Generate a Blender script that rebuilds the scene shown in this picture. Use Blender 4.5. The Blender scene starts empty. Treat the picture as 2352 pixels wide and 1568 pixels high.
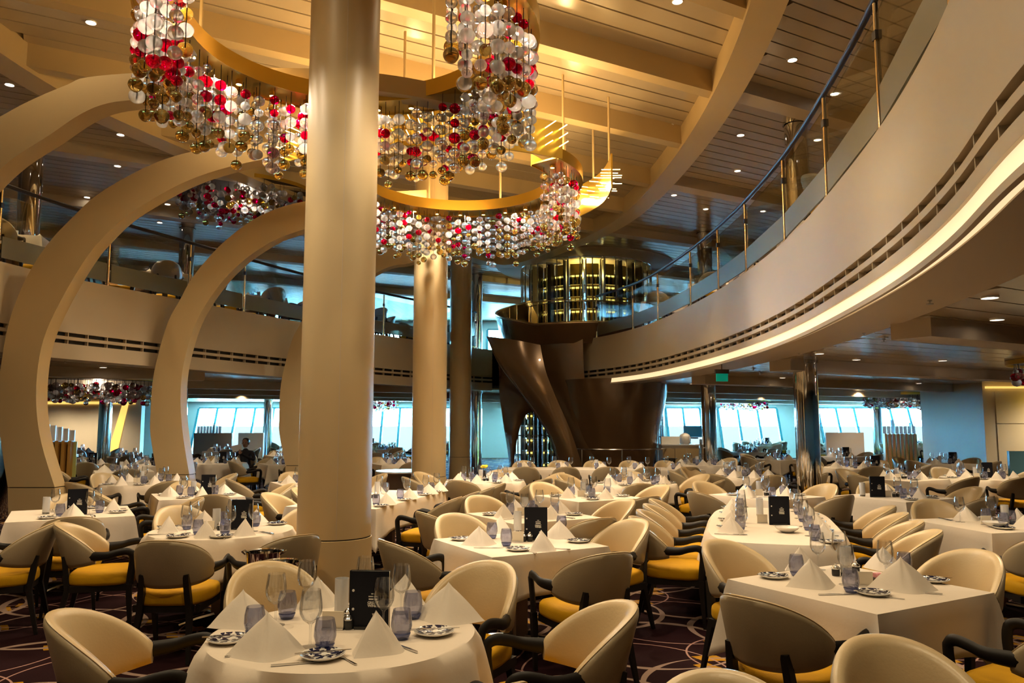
import bpy, math, random
from mathutils import Vector, Matrix
random.seed(7)
R = math.radians
PI = math.pi
SC = bpy.context.scene
COL = SC.collection

# ------------------------------------------------------------------ camera
F = 1800.0
HOR = 970.0
TILT = math.atan((HOR - 784) / F)
CZ = 1.65
cam_d = bpy.data.cameras.new('camera')
cam_d.sensor_width = 36.0
cam_d.lens = F / 2352 * 36.0
cam_d.clip_end = 6000
cam_d.clip_start = 0.05
cam = bpy.data.objects.new('camera', cam_d)
cam.location = (0, 0, CZ)
cam.rotation_euler = (PI / 2 + TILT, 0, 0)
COL.objects.link(cam)
SC.camera = cam

# ------------------------------------------------------------------ world: bright hazy sky over the sea
w = bpy.data.worlds.new('sky')
SC.world = w
w.use_nodes = True
nt = w.node_tree
nt.nodes.clear()
wo = nt.nodes.new('ShaderNodeOutputWorld')
bg = nt.nodes.new('ShaderNodeBackground')
bg.inputs[0].default_value = (0.24, 0.68, 1.0, 1)
bg.inputs[1].default_value = 78.0
nt.links.new(bg.outputs[0], wo.inputs[0])

SC.view_settings.view_transform = 'Standard'
SC.view_settings.look = 'None'
SC.view_settings.gamma = 1.0
SC.view_settings.exposure = 0.68
SC.view_settings.use_curve_mapping = False
SC.cycles.use_denoising = True
SC.cycles.max_bounces = 9
SC.cycles.diffuse_bounces = 3
SC.cycles.glossy_bounces = 3
SC.cycles.transmission_bounces = 6
SC.cycles.transparent_max_bounces = 16
SC.cycles.caustics_reflective = False
SC.cycles.caustics_refractive = False
SC.cycles.sample_clamp_indirect = 20.0
w.cycles.sampling_method = 'MANUAL'
w.cycles.sample_map_resolution = 128

WARM = (1.0, 0.70, 0.40)
DOWN = (1.0, 0.76, 0.455)
GOLD = (1.0, 0.66, 0.27)

P_SPOT_UP = 180
P_SPOT_LOW = 60
P_CHAND = 40


def light(kind, loc, power, color, **k):
    d = bpy.data.lights.new(k.get('name', 'lamp_light'), kind)
    d.energy = power
    d.color = color
    if kind == 'SPOT':
        d.spot_size = R(k.get('angle', 120))
        d.spot_blend = 0.9
    d.shadow_soft_size = k.get('soft', 0.06)
    o = bpy.data.objects.new(k.get('name', 'lamp_light'), d)
    o.location = loc
    COL.objects.link(o)
    return o


# ------------------------------------------------------------------ projection helpers (pixel of the photograph + a height or a depth -> point of the room)
TC, TS = math.cos(TILT), math.sin(TILT)


def ray(px, py):
    u = (784 - py) / F
    return (px - 1176) / F, TC - u * TS, TS + u * TC


def atz(px, py, z):
    x, y, q = ray(px, py)
    k = (z - CZ) / q
    return Vector((x * k, y * k, z))


def aty(px, py, Y):
    x, y, q = ray(px, py)
    k = Y / y
    return Vector((x * k, Y, CZ + q * k))


def proj(X, Y, Z):
    Z -= CZ
    d = Y * TC + Z * TS
    if d < 0.1:
        return (-9999, -9999)
    return (1176 + F * X / d, 784 - F * (-Y * TS + Z * TC) / d)


def inframe(X, Y, Z, m=150):
    x, y = proj(X, Y, Z)
    return -m < x < 2352 + m and -m < y < 1568 + m


# ------------------------------------------------------------------ materials
MAT = {}


def mat(name, color, rough=0.5, metal=0.0, spec=0.5, noise=0.0, nscale=8.0, bump=0.0, bscale=60.0, coat=0.0, emit=None, estr=0.0, sheen=0.0):
    m = bpy.data.materials.new(name)
    m.use_nodes = True
    n = m.node_tree
    b = n.nodes['Principled BSDF']
    b.inputs['Base Color'].default_value = (*color, 1)
    b.inputs['Roughness'].default_value = rough
    b.inputs['Metallic'].default_value = metal
    b.inputs['Specular IOR Level'].default_value = spec
    b.inputs['Coat Weight'].default_value = coat
    b.inputs['Sheen Weight'].default_value = sheen
    if emit:
        b.inputs['Emission Color'].default_value = (*emit, 1)
        b.inputs['Emission Strength'].default_value = estr
    tc = n.nodes.new('ShaderNodeTexCoord')
    if noise:
        t = n.nodes.new('ShaderNodeTexNoise')
        t.inputs['Scale'].default_value = nscale
        t.inputs['Detail'].default_value = 4
        mx = n.nodes.new('ShaderNodeMix')
        mx.data_type = 'RGBA'
        mx.inputs[6].default_value = (*[c * (1 - noise) for c in color], 1)
        mx.inputs[7].default_value = (*[min(1, c * (1 + noise)) for c in color], 1)
        n.links.new(tc.outputs['Object'], t.inputs['Vector'])
        n.links.new(t.outputs['Fac'], mx.inputs[0])
        n.links.new(mx.outputs[2], b.inputs['Base Color'])
    if bump:
        t2 = n.nodes.new('ShaderNodeTexNoise')
        t2.inputs['Scale'].default_value = bscale
        t2.inputs['Detail'].default_value = 3
        bp = n.nodes.new('ShaderNodeBump')
        bp.inputs['Strength'].default_value = bump
        bp.inputs['Distance'].default_value = 0.004
        n.links.new(tc.outputs['Object'], t2.inputs['Vector'])
        n.links.new(t2.outputs['Fac'], bp.inputs['Height'])
        n.links.new(bp.outputs['Normal'], b.inputs['Normal'])
    MAT[name] = m
    return m


mat('cream_paint', (0.48, 0.35, 0.18), 0.42, noise=0.03, nscale=2)
mat('fascia_paint', (0.47, 0.38, 0.265), 0.45, noise=0.03, nscale=2)
mat('plank_paint', (0.40, 0.315, 0.215), 0.20, spec=0.9, noise=0.04, nscale=3)
mat('slab_dark', (0.05, 0.04, 0.032), 0.8)
mat('beam_paint', (0.44, 0.35, 0.25), 0.5, noise=0.03, nscale=2)
mat('wall_paint', (0.60, 0.55, 0.46), 0.6, noise=0.04, nscale=2)
mat('window_backlit_blue', (0.03, 0.30, 0.42), 0.4)  # cyan of the back-lit frames put into their paint
mat('window_white', (0.62, 0.72, 0.76), 0.4)
mat('leather_back_shaded', (0.37, 0.295, 0.185), 0.36, noise=0.08, nscale=5, bump=0.15, bscale=90)  # outer back a bit greyer, and its shade is put into the colour
mat('leather_pad', (0.56, 0.43, 0.245), 0.33, noise=0.06, nscale=5, bump=0.15, bscale=90)
mat('yellow_fabric', (0.52, 0.275, 0.003), 0.75, spec=0.2, noise=0.14, nscale=9, bump=0.25, bscale=150)
mat('dark_wood', (0.009, 0.007, 0.006), 0.45, spec=0.3)
mat('linen', (0.72, 0.64, 0.54), 0.85, noise=0.05, nscale=4, bump=0.25, bscale=30)
mat('napkin_linen', (0.76, 0.69, 0.60), 0.9, noise=0.04, nscale=6, bump=0.2, bscale=50)
mat('steel', (0.62, 0.62, 0.62), 0.18, metal=1.0)
mat('chrome', (0.75, 0.73, 0.70), 0.05, metal=1.0)
mat('brushed_brown', (0.30, 0.24, 0.18), 0.35, metal=0.8)
mat('brass', (0.68, 0.44, 0.07), 0.28, metal=0.85)
mat('rail_brass', (0.75, 0.60, 0.38), 0.22, metal=1.0)
mat('rail_dark', (0.04, 0.03, 0.024), 0.5, metal=0.2, spec=0.3)
mat('bronze', (0.13, 0.075, 0.035), 0.24, metal=0.35, noise=0.12, nscale=1.5, coat=0.35)
mat('porcelain', (0.78, 0.76, 0.72), 0.2)
mat('navy', (0.008, 0.009, 0.015), 0.6, spec=0.2)
mat('paper', (0.80, 0.72, 0.58), 0.8)
mat('white_print', (0.80, 0.78, 0.72), 0.7)
mat('candle_wax', (0.85, 0.66, 0.36), 0.5)
mat('frost_white', (0.62, 0.62, 0.62), 0.35)
mat('black_plastic', (0.015, 0.015, 0.015), 0.35)
mat('sea', (0.030, 0.0150, 0.0112), 1.0, spec=0.0, noise=0.05, nscale=0.02)
mat('green_sign', (0.0, 0.20, 0.12), 0.4, emit=(0.0, 0.5, 0.32), estr=0.15)
mat('amber_slat', (0.42, 0.22, 0.05), 0.35)
mat('lime_glass', (0.55, 0.60, 0.22), 0.25)
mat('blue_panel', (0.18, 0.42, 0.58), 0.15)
mat('grey_panel', (0.42, 0.38, 0.36), 0.4)
mat('bottle_glass', (0.010, 0.022, 0.010), 0.08, spec=0.8)
mat('foil_gold', (0.75, 0.62, 0.12), 0.25, metal=0.9)
mat('skin', (0.40, 0.20, 0.12), 0.6)
mat('hair', (0.02, 0.02, 0.03), 0.5)
mat('dark_cloth', (0.02, 0.02, 0.028), 0.8)
mat('flower_yellow', (0.85, 0.62, 0.02), 0.6)
mat('leaf_green', (0.03, 0.10, 0.02), 0.6)
mat('pink_packet', (0.80, 0.35, 0.38), 0.6)
mat('grey_plastic_bag', (0.50, 0.48, 0.46), 0.4, noise=0.3, nscale=12)
mat('blue_screen', (0.01, 0.12, 0.30), 0.2)
mat('downlight_glow', (1, 1, 1), 0.5, emit=(1.0, 0.86, 0.66), estr=12)
mat('cove_glow', (0.8, 0.7, 0.5), 0.5, emit=(1.0, 0.72, 0.40), estr=0.62)
mat('rod_glow', (1, 0.9, 0.6), 0.5, emit=(1.0, 0.74, 0.30), estr=4.5)
mat('yellow_glow', (0.9, 0.6, 0.1), 0.5, emit=(1.0, 0.60, 0.14), estr=0.75)
mat('wine_glow', (0.6, 0.6, 0.1), 0.5, emit=(0.90, 0.72, 0.16), estr=1.3)


def glassy(name, tint, gloss=0.12, rough=0.02, body=0.0, bodycol=(1, 1, 1)):
    """thin clear glass: see-through with a mirror film, stronger at grazing angles, and optionally a milky body"""
    m = bpy.data.materials.new(name)
    m.use_nodes = True
    n = m.node_tree
    n.nodes.clear()
    out = n.nodes.new('ShaderNodeOutputMaterial')
    tr = n.nodes.new('ShaderNodeBsdfTransparent')
    tr.inputs[0].default_value = (*tint, 1)
    gl = n.nodes.new('ShaderNodeBsdfGlossy')
    gl.inputs['Roughness'].default_value = rough
    lw = n.nodes.new('ShaderNodeLayerWeight')
    lw.inputs[0].default_value = 0.24
    mp = n.nodes.new('ShaderNodeMath')
    mp.operation = 'MULTIPLY_ADD'
    mp.inputs[1].default_value = 0.45
    mp.inputs[2].default_value = gloss
    mp.use_clamp = True
    mx = n.nodes.new('ShaderNodeMixShader')
    n.links.new(lw.outputs['Fresnel'], mp.inputs[0])
    n.links.new(mp.outputs[0], mx.inputs[0])
    last = tr
    if body:
        df = n.nodes.new('ShaderNodeBsdfPrincipled')
        df.inputs['Base Color'].default_value = (*bodycol, 1)
        df.inputs['Roughness'].default_value = 0.4
        m2 = n.nodes.new('ShaderNodeMixShader')
        m2.inputs[0].default_value = body
        n.links.new(tr.outputs[0], m2.inputs[1])
        n.links.new(df.outputs[0], m2.inputs[2])
        last = m2
    n.links.new(last.outputs[0], mx.inputs[1])
    n.links.new(gl.outputs[0], mx.inputs[2])
    n.links.new(mx.outputs[0], out.inputs[0])
    MAT[name] = m
    return m


glassy('clear_glass', (0.975, 0.98, 0.985), 0.06)
glassy('blue_glass', (0.84, 0.85, 0.93), 0.06, body=0.12, bodycol=(0.46, 0.47, 0.58))
glassy('blue_glass_base', (0.45, 0.50, 0.74), 0.08, body=0.30, bodycol=(0.12, 0.15, 0.34))
glassy('rail_glass', (0.93, 0.95, 0.92), 0.03)
glassy('frost_band', (0.45, 0.46, 0.38), 0.05, rough=0.3, body=0.75, bodycol=(0.19, 0.19, 0.145))
glassy('window_glass', (0.93, 0.97, 1.0), 0.02)
glassy('frost_glass', (0.85, 0.87, 0.89), 0.05, rough=0.2, body=0.72, bodycol=(0.84, 0.85, 0.88))


def bead_mat(name, col, tr, body, bodycol):
    m = bpy.data.materials.new(name)
    m.use_nodes = True
    n = m.node_tree
    b = n.nodes['Principled BSDF']
    b.inputs['Base Color'].default_value = (*col, 1)
    b.inputs['Roughness'].default_value = 0.03
    b.inputs['IOR'].default_value = 1.33
    b.inputs['Transmission Weight'].default_value = tr
    tl = n.nodes.new('ShaderNodeBsdfTranslucent')
    tl.inputs[0].default_value = (*bodycol, 1)
    mx = n.nodes.new('ShaderNodeMixShader')
    mx.inputs[0].default_value = body
    out = n.nodes['Material Output']
    n.links.new(b.outputs[0], mx.inputs[1])
    n.links.new(tl.outputs[0], mx.inputs[2])
    n.links.new(mx.outputs[0], out.inputs[0])
    MAT[name] = m


bead_mat('bead_clear', (1.0, 0.99, 0.98), 1.0, 0.30, (1.0, 0.96, 0.93))
bead_mat('bead_pink', (1.0, 0.90, 0.86), 1.0, 0.24, (1.0, 0.80, 0.72))
bead_mat('bead_red', (0.60, 0.0, 0.03), 0.92, 0.12, (0.75, 0.0, 0.05))
bead_mat('bead_amber', (0.52, 0.33, 0.08), 0.9, 0.12, (0.42, 0.26, 0.05))


def carpet():
    m = bpy.data.materials.new('carpet')
    m.use_nodes = True
    n = m.node_tree
    b = n.nodes['Principled BSDF']
    b.inputs['Roughness'].default_value = 0.95
    b.inputs['Specular IOR Level'].default_value = 0.1
    tc = n.nodes.new('ShaderNodeTexCoord')
    L = n.links

    def M(op, a, bb=None, c=None):
        k = n.nodes.new('ShaderNodeMath')
        k.operation = op
        for i, v in enumerate((a, bb, c)):
            if v is None:
                continue
            if isinstance(v, (int, float)):
                k.inputs[i].default_value = v
            else:
                L.new(v, k.inputs[i])
        return k.outputs[0]
    rot = n.nodes.new('ShaderNodeMapping')
    rot.inputs['Rotation'].default_value = (0, 0, R(24))
    L.new(tc.outputs['Object'], rot.inputs[0])
    sep = n.nodes.new('ShaderNodeSeparateXYZ')
    L.new(rot.outputs[0], sep.inputs[0])
    X, Y = sep.outputs[0], sep.outputs[1]

    def ringdist(per, ox, oy, r, sq=1.0):
        cx = M('PINGPONG', M('ADD', X, ox + 100 * per), per / 2)
        cy = M('PINGPONG', M('ADD', Y, oy + 100 * per * sq), per * sq / 2)
        # distance from the lattice point
        d = M('SQRT', M('ADD', M('MULTIPLY', cx, cx), M('MULTIPLY', cy, cy)))
        return M('ABSOLUTE', M('SUBTRACT', d, r))
    angw = n.nodes.new('ShaderNodeTexNoise')
    angw.inputs['Scale'].default_value = 1.3
    L.new(tc.outputs['Object'], angw.inputs['Vector'])
    wv = M('MULTIPLY_ADD', angw.outputs['Fac'], 0.075, -0.018)
    d1 = ringdist(1.5, 0.0, 0.0, 0.62)
    d2 = ringdist(1.5, 0.75, 0.75, 0.62)
    d3 = ringdist(1.5, 0.75, 0.0, 0.50)
    d4 = ringdist(1.5, 0.0, 0.75, 0.70)
    tan1 = M('LESS_THAN', M('MINIMUM', d1, d2), wv)
    thin = M('LESS_THAN', M('MINIMUM', d3, d4), 0.007)
    yel = M('MULTIPLY', M('LESS_THAN', d4, 0.085), M('LESS_THAN', d2, 0.062))
    yel2 = M('MULTIPLY', M('LESS_THAN', d3, 0.06), M('LESS_THAN', d1, 0.07))
    yel = M('MAXIMUM', yel, yel2)

    def mix(f, a, c):
        k = n.nodes.new('ShaderNodeMix')
        k.data_type = 'RGBA'
        L.new(f, k.inputs[0])
        if isinstance(a, tuple):
            k.inputs[6].default_value = (*a, 1)
        else:
            L.new(a, k.inputs[6])
        k.inputs[7].default_value = (*c, 1)
        return k.outputs[2]
    fuzz = n.nodes.new('ShaderNodeTexNoise')
    fuzz.inputs['Scale'].default_value = 240
    L.new(tc.outputs['Object'], fuzz.inputs['Vector'])
    base = mix(fuzz.outputs['Fac'], (0.005, 0.0014, 0.0022), (0.022, 0.004, 0.006))
    c = mix(yel, base, (0.40, 0.20, 0.012))
    c = mix(thin, c, (0.36, 0.21, 0.18))
    c = mix(tan1, c, (0.30, 0.21, 0.17))
    L.new(c, b.inputs['Base Color'])
    bp = n.nodes.new('ShaderNodeBump')
    bp.inputs['Strength'].default_value = 0.4
    bp.inputs['Distance'].default_value = 0.004
    L.new(fuzz.outputs['Fac'], bp.inputs['Height'])
    L.new(bp.outputs['Normal'], b.inputs['Normal'])
    MAT['carpet'] = m


carpet()


def floral():
    m = mat('floral_plate', (0.8, 0.78, 0.74), 0.15)
    n = m.node_tree
    b = n.nodes['Principled BSDF']
    tc = n.nodes.new('ShaderNodeTexCoord')
    v = n.nodes.new('ShaderNodeTexVoronoi')
    v.inputs['Scale'].default_value = 50
    s = n.nodes.new('ShaderNodeTexNoise')
    s.inputs['Scale'].default_value = 30
    s.inputs['Detail'].default_value = 5
    n.links.new(tc.outputs['Object'], s.inputs['Vector'])
    mp = n.nodes.new('ShaderNodeVectorMath')
    mp.operation = 'MULTIPLY_ADD'
    mp.inputs[1].default_value = (0.03, 0.03, 0.03)
    n.links.new(s.outputs['Color'], mp.inputs[0])
    n.links.new(tc.outputs['Object'], mp.inputs[2])
    n.links.new(mp.outputs[0], v.inputs['Vector'])
    r = n.nodes.new('ShaderNodeValToRGB')
    r.color_ramp.elements[0].position = 0.50
    r.color_ramp.elements[0].color = (0.006, 0.010, 0.05, 1)
    r.color_ramp.elements[1].position = 0.57
    r.color_ramp.elements[1].color = (0.78, 0.76, 0.70, 1)
    n.links.new(v.outputs['Distance'], r.inputs[0])
    n.links.new(r.outputs[0], b.inputs['Base Color'])


floral()


# ------------------------------------------------------------------ mesh builder
class MB:
    def __init__(s):
        s.v = []
        s.f = []

    def add(s, vs, fs, M=None):
        o = len(s.v)
        if M is not None:
            vs = [M @ Vector(p) for p in vs]
        s.v += [tuple(p) for p in vs]
        s.f += [tuple(i + o for i in f) for f in fs]
        return s

    def box(s, c, d, M=None, taper=1.0):
        x, y, z = [q / 2 for q in d]
        vs = []
        for k, sz in enumerate((-z, z)):
            t = taper if k else 1.0
            vs += [(-x * t, -y * t, sz), (x * t, -y * t, sz), (x * t, y * t, sz), (-x * t, y * t, sz)]
        vs = [Vector(p) + Vector(c) for p in vs]
        return s.add(vs, [(3, 2, 1, 0), (4, 5, 6, 7), (0, 1, 5, 4), (1, 2, 6, 5), (2, 3, 7, 6), (3, 0, 4, 7)], M)

    def lathe(s, prof, n=24, M=None, mod=None):
        vs, fs = [], []
        idx = []
        for (r, z) in prof:
            row = []
            if r < 1e-6:
                vs.append((0, 0, z))
                row = [len(vs) - 1] * n
            else:
                for i in range(n):
                    a = 2 * PI * i / n
                    q = r * (mod(a) if mod else 1)
                    vs.append((q * math.cos(a), q * math.sin(a), z))
                    row.append(len(vs) - 1)
            idx.append(row)
        for a, b in zip(idx, idx[1:]):
            for i in range(n):
                j = (i + 1) % n
                q = [a[i], a[j], b[j], b[i]]
                q2 = []
                for t in q:
                    if t not in q2:
                        q2.append(t)
                if len(q2) > 2:
                    fs.append(tuple(q2))
        return s.add(vs, fs, M)

    def loft(s, rows, closed=False, cap=False, M=None):
        """rows: equal-length point lists; closed: each row is a loop"""
        n = len(rows[0])
        vs = [p for r in rows for p in r]
        fs = []
        for k in range(len(rows) - 1):
            for i in range(n if closed else n - 1):
                j = (i + 1) % n
                fs.append((k * n + i, k * n + j, (k + 1) * n + j, (k + 1) * n + i))
        if cap:
            fs.append(tuple(range(n - 1, -1, -1)))
            fs.append(tuple((len(rows) - 1) * n + i for i in range(n)))
        return s.add(vs, fs, M)

    def tube(s, pts, r, n=8, M=None, cap=True, flat=None):
        pts = [Vector(p) for p in pts]
        rows = []
        up0 = Vector((0, 0, 1))
        for i, p in enumerate(pts):
            a = pts[max(0, i - 1)]
            b = pts[min(len(pts) - 1, i + 1)]
            t = (b - a).normalized()
            up = up0 if abs(t.z) < 0.95 else Vector((0, 1, 0))
            x = t.cross(up).normalized()
            y = x.cross(t).normalized()
            rr = r[i] if isinstance(r, (list, tuple)) else r
            row = []
            for k in range(n):
                an = 2 * PI * (k + (0.5 if n == 4 else 0)) / n
                fx, fy = (flat if flat else (1, 1))
                row.append(p + x * math.cos(an) * rr * fx + y * math.sin(an) * rr * fy)
            rows.append(row)
        return s.loft(rows, closed=True, cap=cap, M=M)

    def mesh(s, name, material, smooth=40):
        me = bpy.data.meshes.new(name)
        me.from_pydata(s.v, [], s.f)
        me.materials.append(MAT[material] if isinstance(material, str) else material)
        if smooth:
            me.polygons.foreach_set('use_smooth', [True] * len(me.polygons))
            me.update()
            me.set_sharp_from_angle(angle=R(smooth))
        me.update()
        return me

    def build(s, name, material, parent=None, smooth=40, recalc=True):
        me = s.mesh(name, material, smooth)
        if recalc:
            import bmesh
            bm = bmesh.new()
            bm.from_mesh(me)
            bmesh.ops.recalc_face_normals(bm, faces=bm.faces)
            bm.to_mesh(me)
            bm.free()
        return put(name, me, parent)


def put(name, me, parent=None, loc=None, rz=0.0, scale=None):
    o = bpy.data.objects.new(name, me)
    COL.objects.link(o)
    if parent is not None:
        o.parent = parent
    if loc is not None:
        o.location = loc
    if rz:
        o.rotation_euler = (0, 0, rz)
    if scale is not None:
        o.scale = scale
    return o


def tag(o, label, cat, group=None, kind=None):
    if label:
        o['label'] = label
    if cat:
        o['category'] = cat
    if group:
        o['group'] = group
    if kind:
        o['kind'] = kind
    return o


def empty(name, loc, rz=0.0):
    o = bpy.data.objects.new(name, None)
    o.empty_display_size = 0.1
    COL.objects.link(o)
    o.location = loc
    o.rotation_euler = (0, 0, rz)
    return o


def struct(o, label=None, cat=None):
    o['kind'] = 'structure'
    if label:
        o['label'] = label
    return o






def clone(root, loc, rz=0.0, label=None, cat=None, group=None):
    r = root.copy()
    COL.objects.link(r)
    r.location = loc
    r.rotation_euler = (0, 0, rz)
    for ch in SRC[root.name]:
        c = ch[0].copy()
        COL.objects.link(c)
        c.parent = r
        for g in ch[1]:
            d = g.copy()
            COL.objects.link(d)
            d.parent = c
    tag(r, label, cat, group)
    return r


SRC = {}


def remember(root):
    SRC[root.name] = [(c, list(c.children)) for c in root.children]


def catmull(pts, n, closed=False):
    P = [Vector(p) for p in pts]
    out = []
    m = len(P)
    segs = m if closed else m - 1
    for i in range(segs):
        if closed:
            a, b, c, d = P[(i - 1) % m], P[i], P[(i + 1) % m], P[(i + 2) % m]
        else:
            a, b, c, d = P[max(0, i - 1)], P[i], P[i + 1], P[min(m - 1, i + 2)]
        for k in range(n):
            t = k / n
            out.append(0.5 * ((2 * b) + (c - a) * t + (2 * a - 5 * b + 4 * c - d) * t * t + (3 * b - a - 3 * c + d) * t ** 3))
    if not closed:
        out.append(P[-1])
    return out

# ------------------------------------------------------------------ the setting
U = Vector((math.cos(R(29.5)), math.sin(R(29.5))))     # across the ship: planks and beams run this way
N = Vector((-U.y, U.x))
Z_LOW = 2.645       # lower ceiling
Z_UP0 = 3.80       # upper floor
Z_UP = 6.60        # upper ceiling
X0, X1, Y0, Y1 = -21.0, 21.0, -7.0, 38.0

# outline of the opening between the decks
OV = [(1.93, 2.87), (2.32, 4.0), (2.71, 5.5), (3.07, 7.57), (3.30, 9.39), (3.42, 11.66), (3.36, 14.25), (3.08, 17.2), (2.5, 19.4), (1.75, 20.9),
      (0.6, 23.2), (-0.6, 23.6), (-1.78, 21.9), (-3.42, 19.3), (-4.75, 16.7), (-5.75, 14.2), (-6.3, 12.8), (-6.86, 11.2), (-7.05, 9.2),
      (-6.9, 6.5), (-6.2, 3.0), (-4.6, -0.6), (-2.2, -2.2), (0.0, -1.6), (1.3, 0.5)]
OVC = [Vector((p[0], p[1])) for p in catmull([(x, y, 0) for x, y in OV], 8, True)]
CEN = Vector((-1.7, 10.5))


def inside(p, poly):
    c = False
    j = len(poly) - 1
    for i in range(len(poly)):
        a, b = poly[i], poly[j]
        if (a.y > p.y) != (b.y > p.y) and p.x < (b.x - a.x) * (p.y - a.y) / (b.y - a.y) + a.x:
            c = not c
        j = i
    return c


def offset(poly, d):
    out = []
    n = len(poly)
    for i in range(n):
        t = (poly[(i + 1) % n] - poly[i - 1]).normalized()
        out.append(poly[i] + Vector((t.y, -t.x)) * d)      # counter-clockwise loop: + is outwards
    return out


area = sum(OVC[i - 1].x * OVC[i].y - OVC[i].x * OVC[i - 1].y for i in range(len(OVC)))
if area < 0:
    OVC.reverse()
for _ in range(10):
    OVC = [(OVC[i - 1] + OVC[i] * 2 + OVC[(i + 1) % len(OVC)]) / 4 for i in range(len(OVC))]


def to_rect(p):
    d = (p - CEN)
    k = 1e9
    if d.x > 1e-6: k = min(k, (X1 - CEN.x) / d.x)
    if d.x < -1e-6: k = min(k, (X0 - CEN.x) / d.x)
    if d.y > 1e-6: k = min(k, (Y1 + 1 - CEN.y) / d.y)
    if d.y < -1e-6: k = min(k, (Y0 - CEN.y) / d.y)
    return CEN + d * k


def ringplate(poly, z, th):
    b = MB()
    rows = []
    for i in range(len(poly) + 1):
        p = poly[i % len(poly)]
        q = to_rect(p)
        rows.append([(p.x, p.y, z), (q.x, q.y, z), (q.x, q.y, z + th), (p.x, p.y, z + th)])
    b.loft(rows, closed=True)
    return b


fl = MB().box(((X0 + X1) / 2, (Y0 + Y1) / 2, -0.05), (X1 - X0, Y1 - Y0, 0.1)).build('floor', 'carpet', smooth=0)
struct(fl)
uf = ringplate(offset(OVC, 0.05), Z_UP0 - 0.10, 0.10).build('floor', 'carpet', smooth=0)
struct(uf)
lc = ringplate(offset(OVC, 0.12), Z_LOW + 0.055, 0.05).build('ceiling', 'slab_dark', smooth=0)
struct(lc)
uc = MB().box(((X0 + X1) / 2, (Y0 + Y1) / 2, Z_UP + 0.30), (X1 - X0, Y1 - Y0 + 2, 0.1)).build('ceiling', 'slab_dark', smooth=0)
struct(uc)

# inner ring of the ceiling (where the ring beam runs)
RING = offset(OVC, -0.28)


def planks(ceil, z, width, gap, test, zth=0.05, step=0.25, mask=None):
    k0, k1 = -18.0, 46.0
    k = k0
    while k < k1:
        c = k + width / 2
        run = None
        s = -32.0
        segs = []
        while s < 46:
            p = U * s + N * c
            ok = X0 < p.x < X1 and Y0 < p.y < Y1 + 0.7 and test(p)
            if ok and run is None:
                run = s
            if not ok and run is not None:
                segs.append((run, s))
                run = None
            s += step
        for a, b in segs:
            if b - a < 0.5:
                continue
            seen = [t for t in (a + (b - a) * q / 40 for q in range(41)) if inframe(*(U * t + N * c), z, 250) and (U * t + N * c).y > 0.5]
            if not seen:
                continue
            pc = U * ((a + b) / 2) + N * c
            o = MB().box((0, 0, 0), (b - a, width - gap, zth)).build('plank', 'plank_paint', ceil, smooth=0, recalc=False)
            o.location = (pc.x, pc.y, z + zth / 2)
            o.rotation_euler = (0, 0, R(29.5))
        k += width


low_edge = offset(OVC, 0.62)
planks(lc, Z_LOW, 0.40, 0.024, lambda p: not inside(p, low_edge))
ring_out = offset(OVC, -0.15)
planks(uc, Z_UP, 0.27, 0.024, lambda p: not inside(p, ring_out))
RING2 = offset(OVC, -0.45)
planks(uc, Z_UP + 0.12, 0.33, 0.03, lambda p: inside(p, RING2))


# soffit border of the lower ceiling and the fascia around the opening
def band(name, polyA, zA, polyB, zB, material, a=0, b=None, closed=True, parent=None, th=None):
    m = MB()
    n = len(polyA)
    idx = range(n + 1) if b is None else range(a, b + 1)
    rows = [[(polyA[i % n].x, polyA[i % n].y, zA), (polyB[i % n].x, polyB[i % n].y, zB)] for i in idx]
    m.loft(rows)
    return m.build(name, material, parent, smooth=60, recalc=False)


# index of the loop points nearest a place
def near(x, y, poly=OVC):
    return min(range(len(poly)), key=lambda i: (poly[i].x - x) ** 2 + (poly[i].y - y) ** 2)


NOV = len(OVC)
iR = near(1.80, 20.75)      # right fascia ends here
iL = near(-0.6, 23.6)       # left fascia ends here
i0 = near(-2.2, -2.2)


def profile_band(name, i_a, i_b, prof, material, parent=None, cap=True):
    """sweep a closed (offset, z) profile along the opening's outline from loop index i_a forward to i_b"""
    idx = []
    i = i_a
    while True:
        idx.append(i)
        if i == i_b:
            break
        i = (i + 1) % NOV
    offs = {}
    for d in {p[0] for p in prof}:
        offs[d] = offset(OVC, d)
    rows = [[(offs[d][j].x, offs[d][j].y, z) for d, z in prof] for j in idx]
    m = MB()
    m.loft(rows, closed=True, cap=cap)
    return m.build(name, material, parent, smooth=50)


def fascia(name, label, i_a, i_b):
    # upper panel
    o = empty(name, (0, 0, 0))
    struct(o, label)
    profile_band('fascia_panel', i_a, i_b, [(0.0, 3.83), (0.10, 3.83), (0.10, 3.00), (0.0, 3.00)], 'fascia_paint', o)
    profile_band('fascia_panel', i_a, i_b, [(0.0, 2.94), (0.10, 2.94), (0.10, 2.89), (0.0, 2.89)], 'fascia_paint', o)
    profile_band('fascia_panel', i_a, i_b, [(0.0, 2.83), (0.10, 2.83), (0.10, 2.745), (0.0, 2.745)], 'fascia_paint', o)
    profile_band('groove_backing', i_a, i_b, [(0.07, 3.0), (0.11, 3.0), (0.11, 2.7), (0.07, 2.7)], 'black_plastic', o)
    return o


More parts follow.
